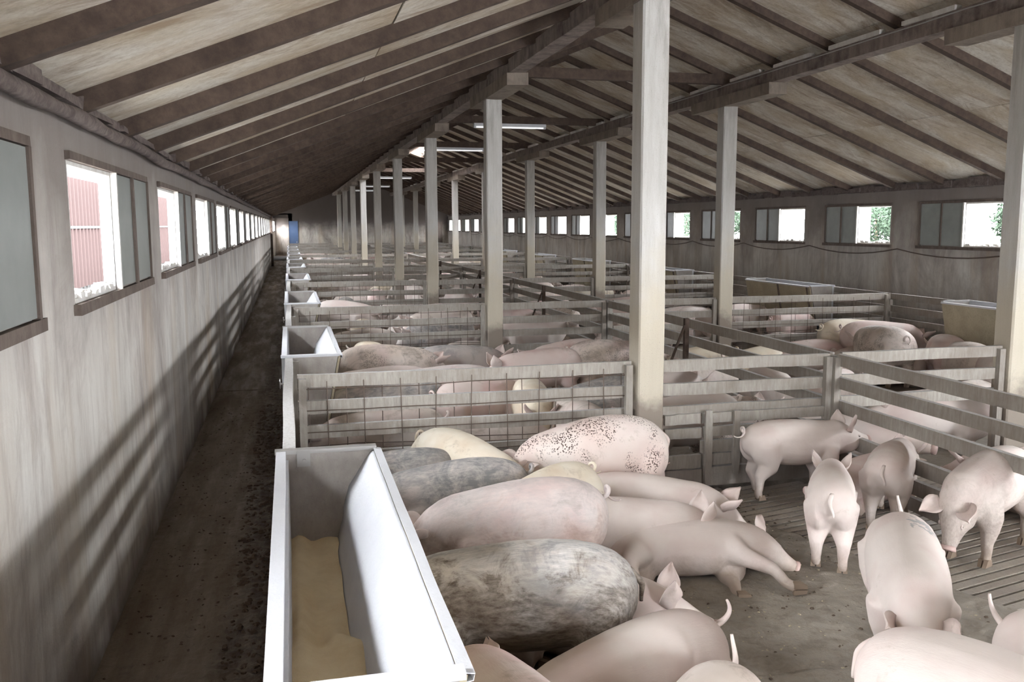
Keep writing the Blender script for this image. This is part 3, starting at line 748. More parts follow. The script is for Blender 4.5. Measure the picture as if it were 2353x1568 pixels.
# ------------------------------------------------------------------ outside
og = struct('ground', MB().box(-40, XL-.055, -20, 90, -.5, -.3).box(XR+.22, 60, -20, 90, -.5, -.3), M['outside_ground'])
e = empty('neighbour_building', (-4.6, 12, -.3)); tag(e, 'long low building with red ribbed cladding seen through the near windows', 'building')
MB().box(-1, 0, -12, 30, 0, 3.6).build('building_wall', M['cladding_white'], e)
for k in range(90):
    y = -7+k*.36
    MB().tube([(0.01, y, .9), (0.01, y, 3.3)], .09, 6).build('cladding_rib', M['cladding_red'], e)
MB().box(0, .09, -12, 30, 2.2, 2.26).build('rail', M['cladding_white'], e)
leaf_me = None
for i in range(13):
    y = 30+i*7+rnd.uniform(-.6, .6); x = 46+rnd.uniform(-3, 3)
    e = empty('hedge_tree', (x, y, -.3)); tag(e, 'leafy green tree outside the far wall, %s of the row away from the camera' % (['first', 'second', 'third', 'fourth', 'fifth', 'sixth', 'seventh', 'eighth', 'ninth', 'tenth', 'eleventh', 'twelfth', 'thirteenth'][i]), 'tree', 'trees outside the far wall')
    if leaf_me is None:
        m_ = MB()
        for k in range(2600):
            d = Vector((rnd.gauss(0, 1), rnd.gauss(0, 1), rnd.gauss(0, 1))).normalized(); rr_ = rnd.uniform(.75, 1.05)*(1+.25*noise.noise(d*2))
            c_ = Vector((d.x*1.9*rr_, d.y*2.1*rr_, 2.4+d.z*1.7*rr_)); a = Vector((rnd.uniform(-1, 1), rnd.uniform(-1, 1), rnd.uniform(-1, 1))).normalized(); b_ = a.cross(d).normalized(); s_ = rnd.uniform(.10, .2)
            n = len(m_.v); m_.v += [tuple(c_-a*s_), tuple(c_+b_*s_*.6), tuple(c_+a*s_), tuple(c_-b_*s_*.6)]; m_.f.append((n, n+1, n+2, n+3))
        leaf_me = bpy.data.meshes.new('foliage'); leaf_me.from_pydata(m_.v, [], m_.f); leaf_me.update()
    o = link('foliage', leaf_me, M['leaf'], e); o.rotation_euler = (0, 0, i*1.3)
    MB().tube([(0, 0, 0), (.05, 0, 1.2), (0, .05, 2.6)], [.16, .12, .06], 7).build('trunk', M['bark'], e)
# ------------------------------------------------------------------ pigs
def smooth01(t): t = max(0, min(1, t)); return t*t*(3-2*t)
TORSO = [(-.525, .452, .025, .030), (-.512, .452, .068, .075), (-.482, .453, .108, .118), (-.43, .452, .140, .155), (-.36, .448, .160, .182), (-.27, .440, .172, .202), (-.15, .430, .178, .214),
         (-.02, .420, .178, .216), (.10, .416, .172, .206), (.20, .420, .160, .190), (.285, .432, .143, .170)]
HEAD = [(.0, .145, .176), (.055, .128, .160), (.105, .112, .142), (.155, .104, .128), (.205, .094, .112), (.25, .078, .092), (.292, .060, .072), (.332, .049, .058), (.365, .044, .049), (.385, .043, .046)]
def pig_body(P):
    """returns mesh and attachment frames; P: pose dictionary"""
    lie = P.get('lie', 0); fat = P.get('fat', 1.0); hp = P.get('pitch', .35); hy = P.get('yaw', 0); arch = P.get('arch', 0); bend = P.get('bend', 0)
    zoff = -P.get('drop', 0)
    v = []; f = []
    def loft(rings, n=20, sq=2.0):
        base = len(v)
        for (c, ax, up, wd, ht, e) in rings:
            for k in range(n):
                t = 2*pi*k/n; ca, sa = cos(t), sin(t)
                X = math.copysign(abs(ca)**(2/e), ca)*wd; Z = math.copysign(abs(sa)**(2/e), sa)*ht
                p = c+ax*X+up*Z; v.append(p)
        m_ = len(rings)
        for i in range(m_-1):
            for k in range(n): f.append((base+i*n+k, base+i*n+(k+1) % n, base+(i+1)*n+(k+1) % n, base+(i+1)*n+k))
        f.append(tuple(base+k for k in range(n))[::-1]); f.append(tuple(base+(m_-1)*n+k for k in range(n)))
    Y = Vector((0, 1, 0)); Zv = Vector((0, 0, 1))
    rings = []
    for (x, z, wd, ht) in TORSO:
        a = arch*(1-((x+.08)/.45)**2); yb = bend*x*x*(1 if x > 0 else .3)
        sl = P.get('slim', 1.0); rings.append((Vector((x, yb, z+a+zoff+(1-sl)*.13)), Y, Zv, wd*fat, ht*(1+.3*(fat-1))*sl, 2.08))
    # neck and head follow a turning direction
    pos = rings[-1][0].copy(); prev = 0; frames = {}
    for i, (s, wd, ht) in enumerate(HEAD):
        q = smooth01(s/.20); pi_ = hp*q; ya = hy*q+bend*.6
        d = Vector((cos(pi_)*cos(ya), cos(pi_)*sin(ya), -sin(pi_)))
        pos = pos+d*(s-prev); prev = s
        ax = Vector((-sin(ya), cos(ya), 0)); up = d.cross(ax).normalized(); 
        lift = .0 if s < .1 else -.012*smooth01((s-.1)/.1)
        if i: rings.append((pos+up*lift, ax, up, wd*(fat if s < .06 else 1), ht, 2.15))
        frames[i] = (pos+up*lift, d, ax, up, wd, ht)
    loft(rings)
    def tube(pts, rad, n=12, flat=None):
        rr = []
        pts = [Vector(p) for p in pts]
        for i, p in enumerate(pts):
            d = (pts[min(i+1, len(pts)-1)]-pts[max(i-1, 0)]).normalized(); ax = d.cross(Vector((1, 0, 0))).normalized() if abs(d.x) < .9 else Y
            up = ax.cross(d).normalized(); rr.append((p, ax, up, rad[i]*(flat[i] if flat else 1), rad[i], 2.0))
        loft(rr, n)
    def ell(c, r, n=12):
        rr = []
        for i in range(1, 8):
            a = pi*i/8; rr.append((Vector(c)+Vector((-cos(a)*r[0], 0, 0)), Y, Zv, sin(a)*r[1], sin(a)*r[2], 2))
        loft(rr, n)
    feet = []
    st = P.get('stride', (0, 0, 0, 0)); fold = P.get('fold', 0)
    zo = zoff
    for si, sy in enumerate((1, -1)):
        dx = st[si]; dh = st[2+si]
        if fold:     # lying on the belly, legs tucked
            tube([(.20, sy*.10, .30+zo), (.20, sy*.135, .22+zo), (.13+dx, sy*.15, .06), (.26+dx, sy*.145, .035), (.36+dx, sy*.14, .028)], [.10, .085, .045, .032, .03])
            feet.append((Vector((.38+dx, sy*.14, .028)), Vector((1, 0, 0))))
            ell((-.34, sy*.125, .36+zo), (.15, .10, .16))
            tube([(-.34, sy*.12, .33+zo), (-.20, sy*.17, .23+zo*.8), (-.16+dh, sy*.185, .09), (-.30+dh, sy*.19, .045), (-.20+dh, sy*.20, .03)], [.13, .10, .06, .038, .03])
            feet.append((Vector((-.16+dh, sy*.20, .03)), Vector((1, 0, 0))))
        else:
            sp = P.get('spread', 1.0); ly = P.get('legy', 0)*(1 if sy < 0 else 0)
            tube([(.22, sy*.085+ly*.45, .40+zo), (.215, sy*.108*sp+ly*.45, .29+zo*.5), (.195+dx*.25, sy*.112*sp+ly*.5, .215), (.215+dx*.7, sy*.108*sp+ly*.7, .135), (.205+dx*.9, sy*.106*sp+ly*.95, .06), (.222+dx, sy*.106*sp+ly, .022)], [.115*(.9 if P.get('slim') else 1), .088, .056, .0375, .0315, .0345])
            feet.append((Vector((.228+dx, sy*.106*sp+ly, .016)), Vector((0, 0, -1))))
            hf = min(1, fat)*(P.get('hip', 1)); ell((-.365, sy*.088*hf+ly*.4, .425+zo), (.135, .088*fat, .165))
            tube([(-.36, sy*.080*hf+ly*.4, .45+zo), (-.345, sy*.100*sp*hf+ly*.35, .33+zo*.5), (-.335+dh*.3, sy*.108*sp*hf+ly*.35, .265), (-.405+dh*.5, sy*.108*sp+ly*.5, .185), (-.385+dh*.8, sy*.105*sp+ly*.8, .10), (-.385+dh, sy*.105*sp+ly*.95, .055), (-.368+dh, sy*.105*sp+ly, .02)], [.126*hf, .108*hf, .080, .049, .036, .033, .036])
            feet.append((Vector((-.362+dh, sy*.105*sp+ly, .016)), Vector((0, 0, -1))))
    # cheeks and brow
    c, d, ax, up, wd, ht = frames[4]
    for sy in (1, -1):
        rr = []
        for i in range(1, 8):
            a = pi*i/8; rr.append((c+ax*(sy*.052)-up*.035-d*.03+d*(-cos(a)*.085), ax, up, sin(a)*.050, sin(a)*.065, 2))
        loft(rr, 12)
        rr = []
        c2 = frames[5][0]
        for i in range(1, 6):
            a = pi*i/6; rr.append((c2+ax*(sy*.045)+up*.058-d*.02+d*(-cos(a)*.030), ax, up, sin(a)*.020, sin(a)*.016, 2))
        loft(rr, 8)
    me = bpy.data.meshes.new('pig_raw'); me.from_pydata([tuple(p) for p in v], [], f); me.update()
    bm = bmesh.new(); bm.from_mesh(me); bmesh.ops.recalc_face_normals(bm, faces=bm.faces); bm.to_mesh(me); bm.free()
    o = bpy.data.objects.new('pig_raw', me); C.objects.link(o)
    vox = P.get('vox', .0125)
    r_m = o.modifiers.new('r', 'REMESH'); r_m.mode = 'VOXEL'; r_m.voxel_size = vox
    s_m = o.modifiers.new('s', 'SMOOTH'); s_m.factor = .5; s_m.iterations = max(2, int(9*.0125/vox))
    dg = bpy.context.evaluated_depsgraph_get(); dg.update()
    out = bpy.data.meshes.new_from_object(o.evaluated_get(dg)); out.name = 'pig'
    bpy.data.objects.remove(o); bpy.data.meshes.remove(me)
    out.materials.clear(); out.polygons.foreach_set('use_smooth', [True]*len(out.polygons))
    tail = Vector((-.505, 0, .525+zoff+arch*(1-((-.492+.08)/.45)**2)))
    return out, frames, feet, tail

def ear_mesh(frame, sy, droop, seed):
    c, d, ax, up, wd, ht = frame
    base = c+ax*(sy*.070)+up*.088-d*.02
    L_, W_ = .155, .062
    # ear direction: up, out and forward according to droop (0 upright, 1 flopped forward)
    e_d = (up*(1.0-.85*droop)+ax*(sy*(.45+.15*droop))+d*(.05+1.1*droop)).normalized()
    wdir = (d*(.75)+ax*(-sy*.55)).normalized(); wdir = (wdir-e_d*wdir.dot(e_d)).normalized(); nn = e_d.cross(wdir)*(-sy)
    m_ = MB(); nu, nv = 8, 6
    prof = [.55, .85, 1.0, 1.02, .93, .74, .50, .26, .06]
    for side in (0, 1):
        for i in range(nu+1):
            t_ = i/nu
            for k in range(nv+1):
                q = (k/nv*2-1)
                cup = (1-q*q)*.030*(1-.55*t_)
                p = base+e_d*(L_*t_)+wdir*(W_*prof[i]*q)-nn*(cup)+nn*(.025*t_*t_+.004*sin(seed+t_*9+q*3))
                p = p+nn*(.0035 if side else -.0035)*(1-.4*t_)
                m_.v.append(tuple(p))
    n = (nu+1)*(nv+1)
    for i in range(nu):
        for k in range(nv):
            a = i*(nv+1)+k
            m_.f.append((a, a+1, a+nv+2, a+nv+1)); m_.f.append((n+a, n+a+nv+1, n+a+nv+2, n+a+1))
        a = i*(nv+1); m_.f.append((a, a+nv+1, n+a+nv+1, n+a)); a += nv; m_.f.append((a, n+a, n+a+nv+1, a+nv+1))
    for k in range(nv):
        m_.f.append((k, n+k, n+k+1, k+1)); a = nu*(nv+1)+k; m_.f.append((a, a+1, n+a+1, n+a))
    return m_.mesh('ear')
def ball(c, r, d=Vector((1, 0, 0)), sc=(1, 1, 1), n=8):
    m_ = MB(); c = Vector(c); d = d.normalized(); a = d.cross(Vector((0, 0, 1)) if abs(d.z) < .9 else Vector((1, 0, 0))).normalized(); b = d.cross(a)
    pts = []; rad = []
    for i in range(1, 6):
        q = pi*i/6
        for k in range(n):
            t_ = 2*pi*k/n; m_.v.append(tuple(c-d*(cos(q)*r*sc[0])+(a*cos(t_)*sc[1]+b*sin(t_)*sc[2])*(sin(q)*r)))
    for i in range(4):
        for k in range(n): m_.f.append((i*n+k, i*n+(k+1) % n, i*n+n+(k+1) % n, i*n+n+k))
    m_.f.append(tuple(range(n))[::-1]); m_.f.append(tuple(range(4*n, 5*n)))
    return m_
def tail_mb(t0, kind, scale=1.0):
    m_ = MB(); pts = []; rad = []
    if kind == 'curl':
        for i in range(18):
            q = i/17; a = q*2*pi*1.15
            pts.append(t0+Vector((.02-.10*q-.028*sin(a)*.6, .030*sin(a)+.0, .012-.030*q+.034*(1-cos(a))))); rad.append(.0145*(1-.72*q))
    elif kind == 'up':
        for i in range(12):
            q = i/11; pts.append(t0+Vector((.02-.045*sin(q*1.6)-.015*q, .012*sin(q*4), .005+.125*q-.02*sin(q*3.14)))); rad.append(.0155*(1-.6*q))
    elif kind == 'hang':
        for i in range(12):
            q = i/11; pts.append(t0+Vector((.02-.055*sin(min(1, q*2)*1.57), .012*sin(q*5), .02-.14*q))); rad.append(.017*(1-.6*q))
    else:       # back: pointing backwards and curving up
        for i in range(14):
            q = i/13; pts.append(t0+Vector((.02-.115*sin(q*2.2), .01*q, .01+.10*q*q-.01))); rad.append(.0165*(1-.65*q))
    m_.tube(pts, [r_*scale for r_ in rad], 8)
    return m_
def make_pig(P, mat, detail=True):
    root = empty('pig'); me, fr, feet, tl = pig_body(P)
    g = empty('pig')  # placeholder for the pose, removed below
    bpy.data.objects.remove(g)
    body = link('body', me, None, root); body.data.materials.append(PM[mat])
    for sy in (1, -1):
        em = ear_mesh(fr[3], sy, P.get('droop', .35), sy*3+P.get('pitch', .3)*5)
        link('ear', em, M['ear'], root, True)
        if detail:
            c, d, ax, up, wd, ht = fr[5]
            pe = c+ax*(sy*.0625)+up*.042
            ball(pe, .0115, ax*sy, (.7, 1.2, .9)).build('eye', M['eye'], root, True)
            m_ = MB(); q0 = pe+ax*(sy*.004); m_.tube([q0-d*.017, q0+up*.011-d*.006, q0+up*.011+d*.006, q0+d*.017], [.003, .0055, .0055, .003], 6); m_.build('eyelid', M['ear'], root, True)
    c, d, ax, up, wd, ht = fr[9]
    if detail:
        m_ = MB(); n = 16
        rr = [(.0-.012, .98), (.006, 1.12), (.014, 1.14), (.019, 1.0), (.019, .0)]
        for (o_, s_) in rr[:4]:
            for k in range(n):
                t_ = 2*pi*k/n; m_.v.append(tuple(c+d*o_+ax*(cos(t_)*.041*s_)+up*(sin(t_)*.037*s_+.004)))
        for i in range(3):
            for k in range(n): m_.f.append((i*n+k, i*n+(k+1) % n, i*n+n+(k+1) % n, i*n+n+k))
        m_.f.append(tuple(range(3*n, 4*n))); m_.f.append(tuple(range(n))[::-1])
        sn = m_.build('snout', M['snout'], root, True)
        for sy in (1, -1):
            ball(c+d*.0185+ax*(sy*.016)+up*.004, .008, d, (.35, .8, 1.2)).build('nostril', M['dark'], sn, True)
        m_ = MB(); pts = []
        for k in range(9):
            q = k/8*2-1; e_ = abs(q)
            i0 = fr[7]; pts.append(fr[8][0]-d*(.075*e_*e_+.0)+ax*(.043*math.copysign(e_**.6, q)+.004*q*0)-up*(.030+.0*e_)-up*(.012*(1-e_)))
        m_.tube(pts, .0032, 5); m_.build('mouth', M['dark'], root, True)
        for (p, dr) in feet:
            sd_ = Vector((0, 1, 0)) if abs(dr.z) > .5 else Vector((0, 1, 0))
            m_ = MB()
            for s_ in (-1, 1):
                if abs(dr.z) > .5:
                    x, y, z = p; m_.hexa([(x-.030, y+s_*.004, 0), (x-.028, y+s_*.006, .042), (x-.030, y+s_*.034, 0), (x-.026, y+s_*.031, .042), (x+.048, y+s_*.004, 0), (x+.026, y+s_*.006, .045), (x+.042, y+s_*.026, 0), (x+.022, y+s_*.029, .045)])
                else:
                    x, y, z = p; m_.hexa([(x-.02, y+s_*.004, z-.022), (x-.02, y+s_*.004, z+.026), (x-.02, y+s_*.030, z-.022), (x-.02, y+s_*.030, z+.024), (x+.055, y+s_*.004, z-.024), (x+.035, y+s_*.004, z+.012), (x+.050, y+s_*.022, z-.024), (x+.03, y+s_*.024, z+.01)])
            m_.build('hoof', M['hoof'], root)
    else:
        m_ = MB(); m_.tube([c-d*.01, c+d*.018], [.042, .040], 10); m_.build('snout', M['snout'], root, True)
    tail_mb(tl, P.get('tail', 'curl')).build('tail', M['ear'] if False else PM[mat], root, True)
    if P.get('roll'):     # lying on the flank
        rm = Matrix.Rotation(P['roll'], 4, 'X')
        for o in [c_ for c_ in root.children]:
            for q in [o]+list(o.children): q.data.transform(rm)
        lo = min(vv.co.z for vv in body.data.vertices)
        # settle: flatten what would be under the floor a little
        tm = Matrix.Translation((0, 0, -lo-.045))
        for o in root.children:
            for q in [o]+list(o.children): q.data.transform(tm)
    return root
def place(root, x, y, head, s, label=None, group=None, z=0, sx=1.0):
    root.location = (x, y, z); root.rotation_euler = (0, 0, R(head)); root.scale = (s*sx, s, s)
    tag(root, label, 'pig', group)
def copy_tree(o, parent=None, lod=False):
    c = o.copy(); C.objects.link(c)
    if parent: c.parent = parent
    for ch in o.children: copy_tree(ch, c)
    return c
STAND = dict(pitch=.25, droop=.25)
DOWN = dict(pitch=1.0, droop=.5, arch=.015, drop=.0)
BELLY = dict(fold=1, drop=.215, pitch=.25, fat=1.1, droop=.4)
SIDE = dict(roll=R(-76), pitch=.15, stride=(-.04, .27, .10, .0), legy=.17, droop=.75, spread=1.0)
G1 = 'pigs of the near pen'
def pig(base, x, y, head, s, mat, label, group=G1, z=0, sx=1.0, detail=True, **kw):
    P = dict(base); P.update(kw); r0 = make_pig(P, mat, detail); place(r0, x, y, head, s, label, group, z, sx); return r0
FG = [
 # base, x, y, heading, scale, material, label, extras
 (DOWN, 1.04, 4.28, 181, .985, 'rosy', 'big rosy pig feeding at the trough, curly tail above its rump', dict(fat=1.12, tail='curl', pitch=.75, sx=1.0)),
 (DOWN, .82, 3.40, 166, 1.0, 'mucky', 'biggest pig at the trough, flank dark brown from caked muck and painted shade, back grey', dict(fat=1.13, tail='hang', pitch=.7)),
 (DOWN, .58, 2.36, 98, 1.0, 'pink', 'brownish pink pig whose back shows at the near corner of the trough', dict(fat=1.1, pitch=.8)),
 (DOWN, .82, 4.88, 182, .94, 'grey', 'slate grey dusty pig feeding just behind the big rosy pig', dict(pitch=.7, fat=1.05)),
 (DOWN, .56, 5.42, 182, .86, 'grey', 'darkest grey pig close to the trough end and the mesh fence', dict(pitch=.7)),
 (STAND, 1.04, 5.46, -62, .94, 'tan', 'yellow-stained white pig looking over the grey backs, snout toward the pillar', dict(pitch=.35, yaw=.7, droop=.9, arch=.03)),
 (DOWN, 1.84, 5.38, 184, 1.03, 'spotted', 'arched pink pig peppered with dark mud specks standing before the pillar', dict(pitch=.95, arch=.05, fat=1.0, stride=(-.05, .03, .02, -.06), tail='hang')),
 (DOWN, 1.33, 4.70, 215, .88, 'tan', 'cream pig whose rounded head shows between grey back and rosy back', dict(pitch=.6, droop=.7)),
 (BELLY, 1.96, 5.52, 195, .95, 'pink', 'pale pig lying under the belly of the mud-specked pig', dict()),
 (BELLY, 1.82, 4.62, -8, .95, 'clean', 'clean white pig lying with one tall ear raised and snout to the right', dict(pitch=.3, yaw=.0, droop=.0, fat=1.05)),
 (BELLY, 2.14, 5.03, -26, .93, 'clean', 'pale pig lying hidden behind the tall-eared pig, neck and shoulder visible', dict(pitch=.5)),
 (SIDE, 2.06, 4.08, -8, .97, 'clean', 'white pig stretched out flat on its side with foreleg reaching forward', dict(yaw=.5, fat=.88, roll=R(-82), droop=.12)),
 (BELLY, 1.22, 3.72, -20, .92, 'clean', 'small white pig with an upright ear wedged behind the biggest pig', dict(pitch=.2, droop=.05)),
 (BELLY, 1.14, 2.96, 202, .98, 'clean', 'white pig lying on its belly, thin tail curling out to the right', dict(tail='back', fat=1.08, drop=.19)),
 (BELLY, 1.16, 2.34, 232, .98, 'dusty', 'cream pig lying in front of the curly-tailed one, tail sticking up', dict(tail='up', fat=1.1, drop=.16)),
 (STAND, 3.52, 5.66, 2, .86, 'clean', 'clean pink pig standing side-on before the plank gate, ears upright', dict(slim=.9, pitch=.1, droop=.12, tail='curl', stride=(.02, -.05, .05, -.05))),
 (STAND, 3.05, 4.54, 57, .84, 'clean', 'white pig seen from behind on the edge of the slats, tail hanging', dict(slim=.9, spread=.80, fat=.9, sx=.92, pitch=.4, tail='hang', stride=(.03, -.03, .04, -.04))),
 (BELLY, 3.82, 5.30, 194, .8, 'pink', 'pink pig lying between the two pigs seen from behind', dict(pitch=.0, droop=.1)),
 (STAND, 3.80, 5.0, 47, .81, 'clean', 'white pig seen from behind nosing at the middle fence', dict(slim=.9, spread=.88, pitch=.55, yaw=-.35, bend=-.25, tail='hang')),
 (DOWN, 3.92, 4.30, 206, .93, 'brownside', 'pig with mud-smeared shoulder sniffing the slats, ears flopped forward', dict(slim=.93, pitch=1.15, droop=.75, arch=.02)),
 (STAND, 2.56, 3.22, 238, .95, 'wetback', 'white pig seen from above with a grey wet patch on its back', dict(pitch=1.2, tail='up', fat=1.0, spread=.85)),
 (STAND, 2.09, 2.06, 300, 1.0, 'clean', 'large white back cut off by the lower edge of the picture', dict(pitch=.8, fat=1.1, tail='hang')),
 (STAND, 2.76, 2.24, 312, .92, 'clean', 'white pig at the lower right corner with its tail held up', dict(pitch=.8, tail='up', fat=1.1)),
]
for (b_, x, y, h_, s_, mt, lb, kw) in FG:
    kw = dict(kw); sx = kw.pop('sx', 1.0)
    pig(b_, x, y, h_, s_, mt, lb, G1, z=.012 if b_ is not SIDE else .0, sx=sx, **kw)
G2 = 'pigs of the second pen by the aisle'
P2 = [
 (DOWN, .98, 9.35, 5, 1.08, 'blotched', 'long cream pig with a stained rump parked beside the second trough', dict(fat=1.1, pitch=.5)),
 (BELLY, .80, 8.75, 175, 1.05, 'clean', 'smooth white back resting in front of the stained cream pig', dict(drop=.10)),
 (STAND, .85, 10.25, 100, 1.0, 'tan', 'yellowish hump of a pig beyond the second trough', dict(pitch=.8)),
 (BELLY, 1.85, 9.95, 10, 1.1, 'grey', 'broad dark grey pig lying against the second cross fence', dict(drop=.10)),
 (STAND, 2.50, 9.1, 185, 1.0, 'pink', 'pinkish grey pig with a pricked ear facing the aisle', dict(pitch=.5, droop=.0)),
 (STAND, 3.0, 9.7, 200, 1.0, 'pink', 'lilac pink pig behind the dirty-rumped pig', dict(pitch=.6)),
 (STAND, 3.42, 9.3, 12, 1.06, 'blotched', 'large pig with a dirty mottled rump left of the nearest pillar', dict(pitch=.5, fat=1.15)),
 (DOWN, .72, 7.35, 182, 1.04, 'grey', 'speckled grey pig behind the mesh fence with its tail raised', dict(tail='back', pitch=.6, fat=1.05)),
 (STAND, 1.55, 7.45, 30, 1.0, 'pink', 'pig with a white rounded rump behind the mesh fence centre', dict(pitch=.6, fat=1.05)),
 (STAND, 1.95, 7.2, 262, .98, 'tan', 'pig with yellow-stained hindquarters turned to the mesh fence', dict(pitch=.6)),
 (BELLY, 1.45, 6.75, 175, 1.0, 'dusty', 'dusty pig lying low right behind the mesh fence', dict()),
 (DOWN, .60, 6.50, 180, .95, 'dusty', 'shaded grey-pink pig pressed between trough and mesh fence', dict(pitch=.7)),
 (STAND, 2.15, 6.60, 95, .92, 'dusty', 'pig standing close behind the mesh fence beside the nearest pillar', dict(pitch=.7)),
 (STAND, 2.62, 7.25, 200, 1.0, 'grey', 'grey-pink pig partly hidden by the nearest pillar', dict(pitch=.6)),
 (STAND, 1.35, 8.25, 170, 1.0, 'rosy', 'rosy pig crossing the middle of the second pen', dict(pitch=.7)),
 (BELLY, 3.45, 7.9, 20, 1.0, 'clean', 'white pig lying beyond the open fence next to the middle rail', dict(drop=.08)),
 (STAND, 3.05, 6.62, 185, 1.0, 'clean', 'bright white pig lying behind the open fence section, tail curled', dict(tail='curl', drop=.06, pitch=.7)),
 (BELLY, 3.55, 6.75, 20, .95, 'spotted', 'flecked white pig sitting behind the plank gate', dict(drop=.1)),
 (STAND, 3.62, 8.6, 250, .95, 'clean', 'pale pig beside the rusty drinker post', dict(pitch=.7)),
]
for (b_, x, y, h_, s_, mt, lb, kw) in P2:
    pig(b_, x, y, h_, s_, mt, lb, G2, detail=False, vox=.018, z=.005, **kw)
G3 = 'pigs of the pens right of the middle fence'
P3 = [
 (SIDE, 4.85, 6.75, -62, 1.15, 'clean', 'long white pig stretched on its side beyond the middle fence', dict(roll=R(76), legy=0)),
 (BELLY, 4.75, 4.9, 100, .95, 'pink', 'pink pig with its head against the near middle fence', dict()),
 (STAND, 6.95, 9.45, 82, 1.1, 'blotched', 'round speckled rump of the biggest pig in the far feeding corner', dict(pitch=.8, fat=1.25, tail='curl')),
 (STAND, 7.5, 9.0, 62, 1.0, 'pink', 'reddish pink rump beside the round speckled rump', dict(pitch=.8, fat=1.15)),
 (STAND, 7.25, 8.35, 70, 1.0, 'dusty', 'pig rump half hidden by the right-hand pillar', dict(pitch=.8, fat=1.15)),
 (STAND, 7.1, 7.8, 60, .98, 'clean', 'lower pale pig in front of the half-hidden rump', dict(pitch=.8)),
 (STAND, 7.35, 10.6, 10, 1.05, 'tan', 'tan pig in the back corner near the mesh fence end', dict(pitch=.7)),
 (STAND, 7.45, 10.1, -10, 1.08, 'pink', 'pink-backed pig behind the speckled rump', dict(pitch=.8)),
 (BELLY, 6.55, 10.45, 170, 1.0, 'pink', 'pig lying along the foot of the mesh fence beyond the second pillar', dict()),
 (BELLY, 7.0, 10.0, 200, .95, 'dusty', 'dusty pig lying beside the large round rump', dict()),
 (SIDE, 6.45, 9.7, 10, .95, 'clean', 'pale pig asleep on its side in the middle of the right pen', dict()),
 (BELLY, 6.95, 9.35, 160, .9, 'clean', 'white pig curled at the feet of the round rump', dict()),
 (BELLY, 5.6, 10.1, 200, .95, 'tan', 'pig with orange-brown ears lying behind the slanting middle fence', dict(droop=.1)),
 (BELLY, 5.0, 10.3, 190, 1.0, 'tan', 'yellowish pig lying against the second cross fence', dict()),
 (BELLY, 4.5, 9.2, 210, .95, 'dusty', 'mottled pig lying right beside the slanting middle fence', dict()),
 (BELLY, 4.6, 7.9, 260, .95, 'clean', 'white pig lying across the slanting middle fence from the gate', dict(drop=.08)),
 (BELLY, 5.6, 8.4, 30, .95, 'clean', 'white pig resting near the middle of the right pen', dict()),
 (BELLY, 6.3, 7.3, 200, .95, 'dusty', 'pale pig lying behind the rails left of the right-hand pillar', dict()),
 (BELLY, 5.4, 6.6, 160, .95, 'clean', 'white pig lying at the near rails right of the corner post', dict(drop=.1)),
]
for (b_, x, y, h_, s_, mt, lb, kw) in P3:
    pig(b_, x, y, h_, s_, mt, lb, G3, detail=False, vox=.018, z=.005, **kw)
# far pens: copies of a few low detail pigs
protos = [make_pig(dict(b_, vox=.024, **kw), 'clean', False) for (b_, kw) in ((STAND, dict(pitch=.6)), (DOWN, dict(pitch=.9)), (BELLY, {}), (BELLY, dict(fat=1.2, yaw=.4)), (SIDE, {}), (STAND, dict(pitch=.3, fat=1.15)))]
def seg_d(a0, a1, b0, b1):
    best = 9
    for i in range(5):
        p = a0+(a1-a0)*i/4
        for k in range(5): best = min(best, (p-(b0+(b1-b0)*k/4)).length)
    return best
mats_far = ['clean', 'clean', 'clean', 'clean', 'pink', 'dusty', 'grey', 'tan', 'blotched', 'dusty', 'spotted']
prr = random.Random(21)
pens = []; herd = []
ordn = nth+['eleventh', 'twelfth', 'thirteenth', 'fourteenth', 'fifteenth']
LOOK = dict(clean='clean', pink='pinkish', dusty='dusty', grey='grey', tan='yellowish', blotched='blotched', spotted='speckled')
POSEW = ['standing', 'rooting', 'lying', 'lying', 'sprawling', 'standing']
for n in range(1, 9):
    for side in (0, 1): pens.append((n, side))
used = set()
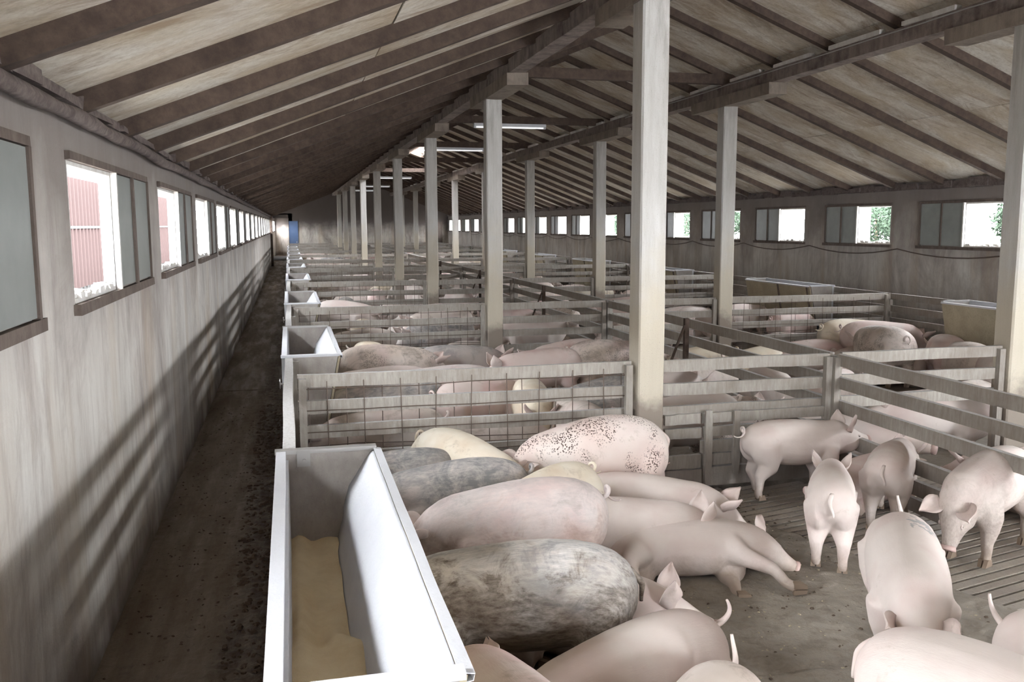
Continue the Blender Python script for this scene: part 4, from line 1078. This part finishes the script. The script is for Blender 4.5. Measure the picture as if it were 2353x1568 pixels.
for (n, side) in pens:
    x0, x1 = (.42, 3.85) if side == 0 else (4.2, 7.75)
    y0, y1 = D1+S*n+.35, min(D1+S*n+S-.35, YE-.3)
    want = {1: 15, 2: 13, 3: 12}.get(n, 9); segs = []; tries = 0
    while len(segs) < want and tries < 500:
        tries += 1
        x = prr.uniform(x0+.1, x1-.1); y = prr.uniform(y0, y1)
        if side == 0 and TR[n+1][0]-.3 < y < TR[n+1][1]+.3 and x < 1.3: x = .95; h_ = 180+prr.uniform(-12, 12)
        else: h_ = prr.choice([0, 180, 0, 180, 90, 270])+prr.uniform(-25, 25)
        d_ = Vector((cos(R(h_)), sin(R(h_)))); a_ = Vector((x, y))-d_*.38; b_ = Vector((x, y))+d_*.42
        if not (x0-.1 < a_.x < x1+.1 and x0-.1 < b_.x < x1+.1 and y0-.15 < a_.y < y1+.15 and y0-.15 < b_.y < y1+.15): continue
        cx = XA if side == 0 else XB
        if any(seg_d(a_, b_, Vector((cx, D1+S*(n+k_))), Vector((cx, D1+S*(n+k_)+.01))) < .42 for k_ in (0, 1)): continue
        if any(seg_d(a_, b_, q[0], q[1]) < .37 for q in segs): continue
        segs.append((a_, b_)); herd = herd if len(segs) > 1 else []; pi_ = prr.choice([0, 1, 2, 2, 3, 3, 4, 5, 2])
        src = protos[pi_]
        if pi_ not in used: r0 = src; used.add(pi_)
        else: r0 = copy_tree(src)
        mt = prr.choice(mats_far)
        for ch in r0.children:
            if ch.name.startswith(('body', 'tail')):
                ch.material_slots[0].link = 'OBJECT'; ch.material_slots[0].material = PM[mt]
        place(r0, x, y, h_, prr.uniform(.92, 1.08), 'pale pig in the herd behind the %s cross fence, %s' % (nth[n], 'between aisle and middle fence' if side == 0 else 'beyond the middle fence'),
              'herd behind the %s cross fence %s' % (nth[n], 'aisle side' if side == 0 else 'far side'), .005)
        herd.append((y, r0, mt, pi_))
    if n <= 3:
        herd.sort(key=lambda q: q[0])
        for k_, (yy, r0, mt, pi_) in enumerate(herd):
            r0['label'] = '%s pig %s, %s from the camera in %s herd behind the %s cross fence' % (LOOK[mt], POSEW[pi_], ordn[k_], 'aisle-side' if side == 0 else 'far-side', nth[n])
for i, p_ in enumerate(protos):
    if i not in used:
        for ch in list(p_.children): bpy.data.objects.remove(ch)
        bpy.data.objects.remove(p_)
